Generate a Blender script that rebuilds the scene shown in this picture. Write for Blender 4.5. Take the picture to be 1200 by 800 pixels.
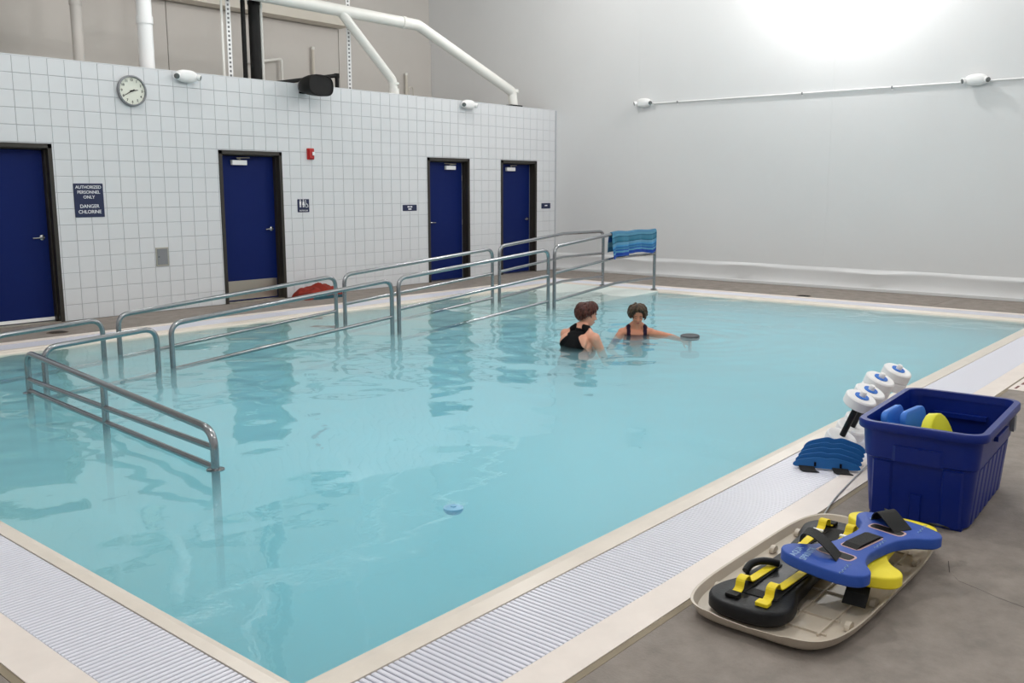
import bpy, bmesh, math, random
from math import sin, cos, pi, radians, sqrt, atan, atan2
from mathutils import Vector, Matrix, Euler
import numpy as np
random.seed(7)
np.random.seed(7)
S = bpy.context.scene
for o in list(bpy.data.objects):
    bpy.data.objects.remove(o)
COL = S.collection

# ------------------------------------------------------------------ camera
F_PX, CAM_H = 1085.0, 1.66
PITCH = atan((400 - 221) / F_PX)
YAW = atan((1532 - 600) / F_PX * cos(PITCH))          # angle between view and +x axis
cd = bpy.data.cameras.new('camera')
cam = bpy.data.objects.new('camera', cd)
COL.objects.link(cam)
fwd = Vector((cos(YAW) * cos(PITCH), sin(YAW) * cos(PITCH), -sin(PITCH)))
cam.location = (0, 0, CAM_H)
cam.rotation_euler = fwd.to_track_quat('-Z', 'Y').to_euler()
cd.sensor_width = 36.0
cd.lens = F_PX / 1200 * 36
cd.clip_end = 200
S.camera = cam

# ------------------------------------------------------------------ world, exposure
w = bpy.data.worlds.new('world')
S.world = w
w.use_nodes = True
w.node_tree.nodes['Background'].inputs[0].default_value = (0.8, 0.85, 0.9, 1)
w.node_tree.nodes['Background'].inputs[1].default_value = 0.3
S.view_settings.view_transform = 'Standard'
S.view_settings.look = 'None'
S.view_settings.gamma = 1.0
S.view_settings.use_curve_mapping = False
S.view_settings.exposure = 0.0
S.cycles.max_bounces = 32
S.cycles.volume_bounces = 24        # cloudy pool water: light scatters more than once
LAMP_W = 150.0          # one high-bay lamp
LAMP_COL = (1.0, 0.975, 0.955)
LAMP_F = [1.75, 0.95, 0.70, 0.75, 0.95, 1.65, 0.82, 1.15, 1.15]      # dimming of each lamp
# (x, y, z) of each high-bay lamp, their light is made in the lamp builder
LAMPS = [(14.45, 5.95, 5.6), (13.9, -0.5, 5.75), (6.95, 10.95, 5.75), (12.6, 10.4, 5.75),
         (2.2, 8.6, 5.75), (4.6, 4.6, 5.75), (9.3, 5.0, 5.75), (6.8, -1.4, 5.75), (0.2, 1.2, 5.75)]

# ------------------------------------------------------------------ materials
def lin(c):
    r = []
    for v in c[:3]:
        v = v / 255.0
        r.append(v / 12.92 if v <= 0.04045 else ((v + 0.055) / 1.055) ** 2.4)
    return r
MATS = {}
def mat(name, rgb, rough=0.5, metal=0.0, var=0.0, vscale=4.0, bump=0.0, bscale=60.0, rgb2=None, spec=0.5, coat=0.0):
    if name in MATS:
        return MATS[name]
    m = bpy.data.materials.new(name)
    m.use_nodes = True
    nt = m.node_tree
    b = nt.nodes['Principled BSDF']
    c = lin(rgb)
    b.inputs['Base Color'].default_value = (*c, 1)
    b.inputs['Roughness'].default_value = rough
    b.inputs['Metallic'].default_value = metal
    b.inputs['Specular IOR Level'].default_value = spec
    b.inputs['Coat Weight'].default_value = coat
    tc = nt.nodes.new('ShaderNodeTexCoord')
    if var or rgb2:
        n = nt.nodes.new('ShaderNodeTexNoise')
        n.inputs['Scale'].default_value = vscale
        n.inputs['Detail'].default_value = 6
        n.inputs['Roughness'].default_value = 0.65
        nt.links.new(tc.outputs['Object'], n.inputs['Vector'])
        r = nt.nodes.new('ShaderNodeValToRGB')
        r.color_ramp.elements[0].position = 0.3
        r.color_ramp.elements[1].position = 0.7
        if rgb2:
            c0, c1 = c, lin(rgb2)
        else:
            c0 = [max(0, v * (1 - var)) for v in c]
            c1 = [min(1, v * (1 + var)) for v in c]
        r.color_ramp.elements[0].color = (*c0, 1)
        r.color_ramp.elements[1].color = (*c1, 1)
        nt.links.new(n.outputs['Fac'], r.inputs['Fac'])
        nt.links.new(r.outputs['Color'], b.inputs['Base Color'])
    if bump:
        n2 = nt.nodes.new('ShaderNodeTexNoise')
        n2.inputs['Scale'].default_value = bscale
        n2.inputs['Detail'].default_value = 4
        nt.links.new(tc.outputs['Object'], n2.inputs['Vector'])
        bp = nt.nodes.new('ShaderNodeBump')
        bp.inputs['Strength'].default_value = bump
        bp.inputs['Distance'].default_value = 0.01
        nt.links.new(n2.outputs['Fac'], bp.inputs['Height'])
        nt.links.new(bp.outputs['Normal'], b.inputs['Normal'])
    MATS[name] = m
    return m

M_TILE = mat('glazed_white_tile', (215, 217, 220), 0.28, var=0.025, vscale=1.3)
M_GROUT = mat('grey_grout', (178, 181, 186), 0.8)
M_WHITEWALL = mat('white_wall_liner', (216, 217, 218), 0.55, var=0.015, vscale=0.8, bump=0.03, bscale=30)
M_ATTIC = mat('warm_white_plaster', (202, 198, 193), 0.7, var=0.03, vscale=0.6)
M_ATTIC2 = mat('cream_soffit', (212, 206, 195), 0.7)
M_CEIL = mat('white_ceiling', (225, 225, 222), 0.8)
M_CONC = mat('deck_concrete', (121, 113, 106), 0.75, bump=0.25, bscale=90, rgb2=(148, 138, 130), vscale=6.0)
M_JOINT = mat('dark_joint', (62, 58, 54), 0.9)
M_TANJ = mat('tan_joint', (140, 128, 108), 0.8, var=0.08, vscale=8)
M_COPING = mat('cream_coping', (224, 214, 202), 0.3, var=0.05, vscale=5)
M_STRIP = mat('pale_concrete_strip', (232, 221, 213), 0.45, var=0.04, vscale=5)
M_BAR = mat('white_plastic_bar', (226, 226, 236), 0.3)
M_GUTTER = mat('gutter_dark', (92, 90, 90), 0.7)
M_BASIN = mat('pool_plaster_aqua', (196, 238, 246), 0.6, var=0.03, vscale=1.2)
M_RAMP = mat('ramp_plaster_white', (222, 230, 226), 0.6, var=0.04, vscale=3)
M_STEEL = mat('stainless_steel', (158, 160, 163), 0.2, 1.0)
M_STEELB = mat('brushed_steel', (190, 184, 172), 0.35, 1.0, bump=0.05, bscale=200)
M_DOOR = mat('navy_door_paint', (8, 28, 88), 0.5, spec=0.15)
M_FRAME = mat('bronze_door_frame', (44, 40, 34), 0.45)
M_BLACK = mat('black_paint', (14, 14, 14), 0.6, spec=0.25)
M_BLKFOAM = mat('black_foam', (14, 15, 19), 0.42, spec=0.3, bump=0.08, bscale=120)
M_WEB = mat('black_webbing', (18, 18, 18), 0.8, bump=0.2, bscale=250)
M_YWEB = mat('yellow_webbing', (238, 212, 22), 0.6, bump=0.15, bscale=250)
M_WHITEP = mat('white_plastic', (236, 236, 236), 0.35)
M_PIPE = mat('white_painted_pipe', (228, 227, 222), 0.45)
M_WFOAM = mat('white_foam', (240, 238, 238), 0.6)
M_BIN = mat('royal_blue_plastic', (8, 36, 122), 0.36, spec=0.3, var=0.06, vscale=3)
M_BLUEF = mat('blue_foam', (28, 74, 166), 0.55, bump=0.05, bscale=150)
M_YELF = mat('yellow_foam', (240, 220, 40), 0.55, bump=0.05, bscale=150)
M_LIMEF = mat('lime_yellow_foam', (226, 222, 20), 0.5)
M_KICK = mat('bright_blue_foam', (36, 112, 206), 0.5)
M_FIN = mat('teal_blue_foam', (14, 100, 168), 0.5)
M_LID = mat('beige_plastic', (196, 184, 168), 0.4, var=0.04, vscale=6)
M_NAVYSIGN = mat('navy_sign', (26, 36, 72), 0.4)
M_TEXT = mat('white_lettering', (235, 235, 238), 0.5)
M_RED = mat('red_plastic', (176, 30, 30), 0.4)
M_REDCLOTH = mat('rust_red_cloth', (104, 22, 12), 0.9, rgb2=(150, 42, 22), vscale=9, bump=0.3, bscale=60)
M_TEALCLOTH = mat('dark_teal_cloth', (18, 66, 78), 0.9)
M_GREY = mat('grey_plastic', (128, 130, 134), 0.4)
M_CLOCKFACE = mat('clock_face', (222, 224, 212), 0.4)
M_LENS = mat('lamp_lens', (130, 134, 134), 0.15, 0.6)
M_GREEN = mat('dark_green_paint', (20, 62, 44), 0.45)
M_SKIN = mat('skin', (222, 160, 134), 0.5, var=0.05, vscale=14)
M_SKIN2 = mat('tanned_skin', (206, 138, 108), 0.5, var=0.06, vscale=14)
M_LIP = mat('lip', (176, 92, 84), 0.45)
M_EYE = mat('eye_dark', (44, 32, 26), 0.3)
M_EYEW = mat('eye_white', (226, 222, 216), 0.3)
M_HAIR1 = mat('auburn_hair', (40, 15, 9), 0.5, rgb2=(96, 40, 22), vscale=40)
M_HAIR2 = mat('brown_hair_blonde_streaks', (22, 16, 12), 0.5, rgb2=(100, 74, 48), vscale=32)
M_SUIT1 = mat('black_swimsuit', (10, 10, 14), 0.7, spec=0.15)
M_SUIT2 = mat('dark_purple_swimsuit', (36, 16, 42), 0.7, spec=0.2)
M_DGREYF = mat('dark_grey_foam', (78, 80, 84), 0.6, bump=0.2, bscale=80)
M_CORD = mat('clear_grey_cord', (176, 178, 180), 0.3)
M_LTBLUE = mat('pale_blue_plastic', (132, 188, 220), 0.35)
M_PINKEDGE = mat('pinkish_foam_edge', (196, 160, 156), 0.6)
M_DRAIN = mat('drain_brown', (84, 72, 58), 0.6)
M_PRINT = mat('pale_blue_print', (136, 166, 206), 0.6)

# ------------------------------------------------------------------ mesh helpers
class MB:
    def __init__(s):
        s.v = []; s.f = []
    def add(s, vs, fs):
        k = len(s.v)
        s.v += [tuple(v) for v in vs]
        s.f += [tuple(i + k for i in f) for f in fs]
        return s
    def box(s, x0, x1, y0, y1, z0, z1):
        return s.add([(x0,y0,z0),(x1,y0,z0),(x1,y1,z0),(x0,y1,z0),(x0,y0,z1),(x1,y0,z1),(x1,y1,z1),(x0,y1,z1)],
                     [(0,3,2,1),(4,5,6,7),(0,1,5,4),(1,2,6,5),(2,3,7,6),(3,0,4,7)])
    def rings(s, rings, caps=True, closed=False):
        n = len(rings[0]); k = len(s.v)
        for r in rings: s.v += [tuple(p) for p in r]
        m = len(rings)
        for i in range(m if closed else m - 1):
            a = k + i * n; b = k + ((i + 1) % m) * n
            for j in range(n):
                j2 = (j + 1) % n
                s.f.append((a + j, a + j2, b + j2, b + j))
        if caps and not closed:
            s.f.append(tuple(range(k + n - 1, k - 1, -1)))
            s.f.append(tuple(range(k + (m - 1) * n, k + m * n)))
        return s
    def tube(s, pts, r, n=12, caps=True):
        pts = [Vector(p) for p in pts]
        rs = r if isinstance(r, (list, tuple)) else [r] * len(pts)
        rings = []; up = None
        for i, p in enumerate(pts):
            a = pts[max(0, i - 1)]; b = pts[min(len(pts) - 1, i + 1)]
            t = (b - a).normalized()
            if up is None:
                up = Vector((0, 0, 1)) if abs(t.z) < 0.9 else Vector((1, 0, 0))
            up = (up - t * up.dot(t)).normalized()
            q = t.cross(up)
            rings.append([p + (q * cos(2*pi*j/n) + up * sin(2*pi*j/n)) * rs[i] for j in range(n)])
        return s.rings(rings, caps)
    def lathe(s, prof, n=24, axis='z', c=(0, 0, 0), caps=True):
        rings = []
        for r, h in prof:
            ring = []
            for j in range(n):
                a = 2*pi*j/n
                x, y = r*cos(a), r*sin(a)
                p = {'z': (x, y, h), 'y': (x, h, -y), 'x': (h, x, y)}[axis]
                ring.append((p[0]+c[0], p[1]+c[1], p[2]+c[2]))
            rings.append(ring)
        return s.rings(rings, caps)
    def prism(s, outline, z0, z1, bev=0.0, M=None):
        """outline: CCW list of (x,y); bevelled slab between z0 and z1"""
        n = len(outline)
        cx = sum(p[0] for p in outline)/n; cy = sum(p[1] for p in outline)/n
        def off(d):
            out = []
            for i in range(n):
                a = outline[i-1]; b = outline[(i+1) % n]; p = outline[i]
                tx, ty = b[0]-a[0], b[1]-a[1]; l = math.hypot(tx, ty) or 1
                out.append((p[0]-ty/l*d, p[1]+tx/l*d))
            return out
        if bev:
            i1 = off(bev)
            rs = [[(x,y,z0) for x,y in i1], [(x,y,z0+bev) for x,y in outline],
                  [(x,y,z1-bev) for x,y in outline], [(x,y,z1-bev*0.3) for x,y in off(bev*0.35)], [(x,y,z1) for x,y in i1]]
        else:
            rs = [[(x,y,z0) for x,y in outline], [(x,y,z1) for x,y in outline]]
        if M is not None:
            rs = [[M @ Vector(p) for p in r] for r in rs]
        return s.rings(rs)
    def mesh(s, name):
        me = bpy.data.meshes.new(name)
        me.from_pydata(s.v, [], s.f)
        me.update()
        return me
    def build(s, name, m, parent=None, smooth=False, loc=None):
        me = s.mesh(name)
        return link(name, me, m, parent, smooth, loc)
def link(name, me, m, parent=None, smooth=False, loc=None):
    if m is not None and not me.materials:
        me.materials.append(m)
    if smooth:
        me.polygons.foreach_set('use_smooth', [True] * len(me.polygons))
        if smooth == 'auto':
            try:
                me.set_sharp_from_angle(angle=radians(40))
            except Exception:
                pass
    o = bpy.data.objects.new(name, me)
    COL.objects.link(o)
    if parent is not None: o.parent = parent
    if loc is not None: o.location = loc
    return o
def tag(o, label, cat, group=None, kind=None):
    o['label'] = label; o['category'] = cat
    if group: o['group'] = group
    if kind: o['kind'] = kind
    return o
def struct(o, label=None, cat=None):
    o['kind'] = 'structure'
    if label: o['label'] = label
    if cat: o['category'] = cat
    return o
def thing(name, label, cat, loc=(0, 0, 0), rz=0.0, group=None):
    o = bpy.data.objects.new(name, None)
    o.empty_display_size = 0.1
    COL.objects.link(o)
    o.location = loc; o.rotation_euler = (0, 0, rz)
    return tag(o, label, cat, group)
def arc(pts, r, n=6):
    """polyline with rounded corners"""
    pts = [Vector(p) for p in pts]
    out = [pts[0]]
    for i in range(1, len(pts) - 1):
        a, b, c = pts[i-1], pts[i], pts[i+1]
        u = (a - b).normalized(); v = (c - b).normalized()
        ang = u.angle(v)
        if ang > 3.05:
            out.append(b); continue
        d = min(r / math.tan(ang/2), (a-b).length*0.49, (c-b).length*0.49)
        p0 = b + u*d; p1 = b + v*d
        for k in range(n + 1):
            t = k / n
            out.append(p0*(1-t)**2 + b*2*t*(1-t) + p1*t*t)
    out.append(pts[-1])
    return out
def text_mesh(body, size, align='CENTER', ext=0.001, bold=0.0, spacing=1.0):
    cu = bpy.data.curves.new('t', 'FONT')
    cu.body = body; cu.size = size; cu.align_x = align; cu.align_y = 'CENTER'
    cu.extrude = ext; cu.offset = bold; cu.space_character = spacing
    cu.resolution_u = 3
    o = bpy.data.objects.new('t', cu)
    COL.objects.link(o)
    dg = bpy.context.evaluated_depsgraph_get()
    me = bpy.data.meshes.new_from_object(o.evaluated_get(dg))
    bpy.data.objects.remove(o); bpy.data.curves.remove(cu)
    me.materials.clear()
    return me
WALL_ROT = Matrix.Rotation(radians(90), 4, 'X')    # text plane xy -> xz, facing -y
def spline(pts, n=8, closed=True):
    P = [Vector(p) for p in pts]; m = len(P); out = []
    for i in range(m if closed else m - 1):
        p0 = P[(i-1) % m] if closed or i > 0 else P[0]
        p1 = P[i]; p2 = P[(i+1) % m]
        p3 = P[(i+2) % m] if closed or i + 2 < m else P[-1]
        for k in range(n):
            t = k / n
            out.append(0.5*((2*p1) + (p2-p0)*t + (2*p0-5*p1+4*p2-p3)*t*t + (3*p1-p0-3*p2+p3)*t**3))
    if not closed: out.append(P[-1])
    return out
def rrect(x0, x1, y0, y1, r, n=6):
    out = []
    for cx, cy, a0 in ((x1-r, y0+r, -90), (x1-r, y1-r, 0), (x0+r, y1-r, 90), (x0+r, y0+r, 180)):
        for k in range(n + 1):
            a = radians(a0 + 90*k/n)
            out.append((cx + r*cos(a), cy + r*sin(a)))
    return out

# ------------------------------------------------------------------ dimensions
WX0, WX1, WY0, WY1 = 1.77, 13.20, 2.47, 10.05     # water
WATER_Z, FLOOR_Z = -0.03, -1.22
CX0, CX1, CY0, CY1 = 1.67, 13.36, 2.31, 10.20     # outer edge of coping lip
GX0, GX1, GY0, GY1 = 1.32, 13.72, 1.92, 10.55     # outer edge of grating
SX0, SX1, SY0, SY1 = 1.16, 13.87, 1.76, 10.70     # outer edge of pale strip
TW = 11.83                                        # face of the tiled wall
BX = 15.35                                        # face of the back wall
RX0, RY0 = -3.0, -4.0                             # walls behind the camera
WALL_H, CEIL = 3.22, 7.0
ATT_Y = 15.45

# ------------------------------------------------------------------ floor slabs
def ring_mb(o, i, z0, z1):
    """rectangular ring between outer o=(x0,x1,y0,y1) and inner i, mitred"""
    b = MB()
    for z in (z0, z1): pass
    vo = [(o[0],o[2]),(o[1],o[2]),(o[1],o[3]),(o[0],o[3])]
    vi = [(i[0],i[2]),(i[1],i[2]),(i[1],i[3]),(i[0],i[3])]
    vs = [(x,y,z0) for x,y in vo] + [(x,y,z1) for x,y in vo] + [(x,y,z0) for x,y in vi] + [(x,y,z1) for x,y in vi]
    fs = []
    for k in range(4):
        j = (k+1) % 4
        fs += [(4+k,4+j,12+j,12+k), (k,j,4+j,4+k), (8+j,8+k,12+k,12+j), (j,k,8+k,8+j)]
    return b.add(vs, fs)
floor = struct(ring_mb((RX0, BX+0.3, RY0, TW+0.3), (SX0, SX1, SY0, SY1), -0.30, -0.012).build('floor', M_JOINT),
               'grey concrete pool deck around the pool', 'floor')
def slab(x0, x1, y0, y1, g=0.004):
    b = MB().prism([(x0+g,y0+g),(x1-g,y0+g),(x1-g,y1-g),(x0+g,y1-g)], -0.10, 0.0, 0.003)
    return b.build('slab', M_CONC, floor)
TJ = 0.03
for a, c in ((-3, 1.0), (1.0, 8.0), (8.0, 11.5), (11.5, BX)):
    slab(a, c, RY0, SY0 - TJ)
slab(RX0, SX0 - TJ, SY0 - TJ, 6.0); slab(RX0, SX0 - TJ, 6.0, SY1 + TJ)
for a, c in ((SY0 - TJ, 3.95), (3.95, 7.4), (7.4, SY1 + TJ)):
    slab(SX1 + TJ, BX, a, c)
for a, c in ((-3, 1.0), (1.0, 3.9), (3.9, 7.3), (7.3, 10.9), (10.9, BX)):
    slab(a, c, SY1 + TJ, TW)
# tan caulk joint between pale strip and slabs
ring_mb((SX0-TJ, SX1+TJ, SY0-TJ, SY1+TJ), (SX0, SX1, SY0, SY1), -0.10, -0.004).build('joint_filler', M_TANJ, floor)
# hairline crack in the near slab
ck = [(4.30,1.06),(4.17,1.02),(4.13,0.985),(4.10,0.965),(4.075,0.90),(4.06,0.86),(4.03,0.80),(4.0,0.70),(3.985,0.62),(3.94,0.5)]
b = MB()
for (x0,y0),(x1,y1) in zip(ck, ck[1:]):
    wv = 0.0022
    b.add([(x0-wv,y0-wv,0.0012),(x0+wv,y0+wv,0.0012),(x1+wv,y1+wv,0.0012),(x1-wv,y1-wv,0.0012)], [(0,1,2,3)])
b.build('crack', M_JOINT, floor)

struct(ring_mb((SX0, SX1, SY0, SY1), (GX0, GX1, GY0, GY1), -0.22, 0.0).build('trim_1', M_STRIP),
       'pale concrete strip bordering the gutter grating', 'trim')
# coping lip with a step down toward the water
cop = MB()
prof = [(1.0, -0.20), (1.0, 0.0), (0.5, 0.001), (0.44, -0.006), (0.12, -0.014), (0.0, -0.034), (0.0, -0.24)]
rings = []
for t, z in prof:
    x0 = WX0 + (CX0-WX0)*t; x1 = WX1 + (CX1-WX1)*t; y0 = WY0 + (CY0-WY0)*t; y1 = WY1 + (CY1-WY1)*t
    rings.append([(x0,y0,z),(x1,y0,z),(x1,y1,z),(x0,y1,z)])
cop.rings(rings, closed=True)
struct(cop.build('trim_2', M_COPING), 'cream rolled coping lip along the water', 'trim')
# gutter channel under the gratings
struct(ring_mb((GX0, GX1, GY0, GY1), (CX0, CX1, CY0, CY1), -0.24, -0.10).build('trim_3', M_GUTTER),
       'dark gutter channel under the grating', 'trim')

# ------------------------------------------------------------------ gratings
PITCHB, BARW, BART = 0.0266, 0.0195, 0.020
def bar_mesh(length, along):
    b = MB(); hw, hl = BARW/2, length/2 - 0.003
    o = [(-hw,-hl),(hw,-hl),(hw,hl),(-hw,hl)] if along == 'y' else [(-hl,-hw),(hl,-hw),(hl,hw),(-hl,hw)]
    ch = 0.003
    oi = [(x - math.copysign(ch, x), y - math.copysign(ch, y)) for x, y in o]
    vs = [(x,y,-BART) for x,y in o] + [(x,y,-ch) for x,y in o] + [(x,y,0) for x,y in oi]
    fs = []
    for k in range(4):
        j = (k+1) % 4
        fs += [(k,j,4+j,4+k), (4+k,4+j,8+j,8+k)]
    fs.append((8,9,10,11))
    b.add(vs, fs)
    return b
def grating(label, x0, x1, y0, y1, run, nparts, nearfirst):
    """run: axis along which bars repeat"""
    t = thing('gutter_grating', label, 'grating', ((x0+x1)/2, (y0+y1)/2, 0), 0, 'gutter gratings around the pool')
    cx, cy = (x0+x1)/2, (y0+y1)/2
    L0, L1 = (x0, x1) if run == 'x' else (y0, y1)
    wid = (y1-y0) if run == 'x' else (x1-x0)
    n = int((L1-L0)/PITCHB)
    mbar = bar_mesh(wid, 'y' if run == 'x' else 'x')
    me = mbar.mesh('bar'); me.materials.append(M_BAR)
    rest = MB()
    pos = [L0 + (i+0.5)*(L1-L0)/n for i in range(n)]
    # the bars that show largest in the photograph come first
    order = sorted(pos, key=nearfirst)
    for i, p in enumerate(order):
        loc = (p-cx, 0, -0.002) if run == 'x' else (0, p-cy, -0.002)
        if i < nparts:
            link('bar', me, None, t, loc=loc)
        else:
            rest.add([(v[0]+loc[0], v[1]+loc[1], v[2]+loc[2]) for v in mbar.v], mbar.f)
    if rest.v:
        o = rest.build('far_bars', M_BAR, t); o['kind'] = 'stuff'
    for s in (-0.36, 0.0, 0.36):
        c = MB()
        if run == 'x': c.box(L0-cx, L1-cx, s*wid-0.006, s*wid+0.006, -0.10, -0.022)
        else: c.box(s*wid-0.006, s*wid+0.006, L0-cy, L1-cy, -0.10, -0.022)
        c.build('carrier_rail', M_BAR, t)
    return t
grating('white slatted gutter grating along the right pool edge beside the blue tote', GX0, GX1, GY0, CY0, 'x', 300, lambda p: abs(p-1.7))
grating('white slatted gutter grating along the near left pool edge in the corner foreground', GX0, CX0, CY0, GY1, 'y', 300, lambda p: abs(p-2.2))
grating('white gutter grating along the far pool edge facing the plain white wall', CX1, GX1, CY0, GY1, 'y', 0, lambda p: p)
grating('white gutter grating along the pool edge in front of the blue doors', CX0, CX1, CY1, GY1, 'x', 0, lambda p: p)

# ------------------------------------------------------------------ pool basin and ramp
b = MB()
b.add([(WX0,WY0,-0.2),(WX1,WY0,-0.2),(WX1,WY1,-0.2),(WX0,WY1,-0.2),(WX0,WY0,FLOOR_Z),(WX1,WY0,FLOOR_Z),(WX1,WY1,FLOOR_Z),(WX0,WY1,FLOOR_Z)],
      [(4,5,6,7),(0,1,5,4),(1,2,6,5),(2,3,7,6),(3,0,4,7)])
# thicken the shell outwards
e = 0.1
b.add([(WX0-e,WY0-e,-0.2),(WX1+e,WY0-e,-0.2),(WX1+e,WY1+e,-0.2),(WX0-e,WY1+e,-0.2),(WX0-e,WY0-e,FLOOR_Z-e),(WX1+e,WY0-e,FLOOR_Z-e),(WX1+e,WY1+e,FLOOR_Z-e),(WX0-e,WY1+e,FLOOR_Z-e)],
      [(7,6,5,4),(4,5,1,0),(5,6,2,1),(6,7,3,2),(7,4,0,3)])
basin = struct(b.build('pool_basin', M_BASIN), 'aqua plaster pool basin under the water', 'pool')
def ramp_z(x):
    if x > 11.6: return -0.012 - (13.2 - x) * 0.022
    return max(-0.62, -0.0472 - (11.6 - x) * 0.0818)
rb = MB()
for xa, xb in ((4.6, 11.6), (11.6, 13.2)):
    rb.add([(xa,8.02,-1.219),(xb,8.02,-1.219),(xb,10.05,-1.219),(xa,10.05,-1.219),
            (xa,8.02,ramp_z(xa)),(xb,8.02,ramp_z(xb)),(xb,10.05,ramp_z(xb)),(xa,10.05,ramp_z(xa))],
           [(4,5,6,7),(0,1,5,4),(1,2,6,5),(3,0,4,7),(2,3,7,6)])
rb.box(1.77, 4.6, 8.02, 10.05, -1.219, ramp_z(4.6))
rb.add([(1.77,4.85,-1.219),(3.22,4.85,-1.219),(3.22,8.02,-1.219),(1.77,8.02,-1.219),
        (1.77,4.85,-0.80),(3.22,4.85,-0.80),(3.22,8.02,-0.62),(1.77,8.02,-0.62)],
       [(4,5,6,7),(0,1,5,4),(1,2,6,5),(3,0,4,7)])
rb.build('ramp', M_RAMP, basin)

# ------------------------------------------------------------------ water
def water():
    step = 0.045
    nx = int((WX1-WX0)/step); ny = int((WY1-WY0)/step)
    X, Y = np.meshgrid(np.linspace(WX0, WX1, nx+1), np.linspace(WY0, WY1, ny+1))
    Z = np.zeros_like(X)
    rng = np.random.RandomState(3)
    # chop: stronger near the swimmers and the ramp, calmer toward the right edge
    calm = np.clip((Y - 2.2)/4.5, 0.30, 1.0)
    for k in range(46):
        lam = 0.20 * (7.0 ** rng.rand())
        th = rng.rand()*2*pi
        # crests prefer to lie across the line of sight
        th = 0.70 + (rng.rand()-0.5)*2.6
        amp = 0.00082 * (lam/0.5)**0.85 * (0.6+0.8*rng.rand())
        ph = rng.rand()*2*pi
        q = 2*pi/lam
        mod = 0.65 + 0.35*np.sin(X*0.9*cos(th*3+k) + Y*0.8*sin(th*2+k) + ph*1.7)
        Z += amp*mod*np.sin(q*(X*cos(th)+Y*sin(th)) + ph)
    Z *= calm
    for (px, py, a, lam) in ((8.13, 5.97, 0.007, 0.42), (9.21, 5.85, 0.006, 0.38), (9.4, 5.25, 0.005, 0.25)):
        R = np.hypot(X-px, Y-py)
        Z += a*np.exp(-R/0.8)*np.sin(2*pi*R/lam)
    edge = np.minimum.reduce([X-WX0, WX1-X, Y-WY0, WY1-Y])
    Z *= np.clip(edge/0.25, 0.15, 1)
    Z += WATER_Z
    V = np.stack([X.ravel(), Y.ravel(), Z.ravel()], 1)
    i = np.arange(nx)[None, :] + np.arange(ny)[:, None]*(nx+1)
    i = i.ravel()
    Fq = np.stack([i, i+1, i+nx+2, i+nx+1], 1)
    me = bpy.data.meshes.new('pool_water')
    me.vertices.add(len(V)); me.vertices.foreach_set('co', V.ravel())
    me.loops.add(Fq.size); me.loops.foreach_set('vertex_index', Fq.ravel())
    me.polygons.add(len(Fq)); me.polygons.foreach_set('loop_start', np.arange(0, Fq.size, 4))
    me.polygons.foreach_set('loop_total', np.full(len(Fq), 4))
    me.polygons.foreach_set('use_smooth', np.ones(len(Fq), bool))
    me.update(); me.validate()
    m = bpy.data.materials.new('pool_water'); m.use_nodes = True
    nt = m.node_tree; nt.nodes.clear()
    out = nt.nodes.new('ShaderNodeOutputMaterial')
    tr = nt.nodes.new('ShaderNodeBsdfTransparent'); tr.inputs[0].default_value = (0.93, 0.99, 0.995, 1)
    gl = nt.nodes.new('ShaderNodeBsdfGlossy'); gl.inputs['Roughness'].default_value = 0.012
    gl.inputs['Color'].default_value = (1, 1, 1, 1)
    fr = nt.nodes.new('ShaderNodeFresnel'); fr.inputs['IOR'].default_value = 1.33
    tc = nt.nodes.new('ShaderNodeTexCoord')
    nz = nt.nodes.new('ShaderNodeTexNoise'); nz.inputs['Scale'].default_value = 7; nz.inputs['Detail'].default_value = 3
    nt.links.new(tc.outputs['Object'], nz.inputs['Vector'])
    bp = nt.nodes.new('ShaderNodeBump'); bp.inputs['Strength'].default_value = 0.05; bp.inputs['Distance'].default_value = 0.02
    nt.links.new(nz.outputs['Fac'], bp.inputs['Height'])
    nt.links.new(bp.outputs['Normal'], gl.inputs['Normal'])
    nt.links.new(bp.outputs['Normal'], fr.inputs['Normal'])
    mx = nt.nodes.new('ShaderNodeMixShader')
    nt.links.new(fr.outputs[0], mx.inputs[0]); nt.links.new(tr.outputs[0], mx.inputs[1]); nt.links.new(gl.outputs[0], mx.inputs[2])
    nt.links.new(mx.outputs[0], out.inputs['Surface'])
    va = nt.nodes.new('ShaderNodeVolumeAbsorption')
    va.inputs['Color'].default_value = (0.15, 0.875, 0.955, 1)
    va.inputs['Density'].default_value = 0.42
    vs = nt.nodes.new('ShaderNodeVolumeScatter')
    vs.inputs['Color'].default_value = (0.90, 0.97, 1.0, 1)
    vs.inputs['Density'].default_value = 1.4
    ad = nt.nodes.new('ShaderNodeAddShader')
    nt.links.new(va.outputs[0], ad.inputs[0]); nt.links.new(vs.outputs[0], ad.inputs[1])
    nt.links.new(ad.outputs[0], out.inputs['Volume'])
    o = link('pool_water', me, m)
    return tag(o, 'turquoise rippled water filling the rectangular indoor pool', 'water', kind='stuff')
water()

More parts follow.
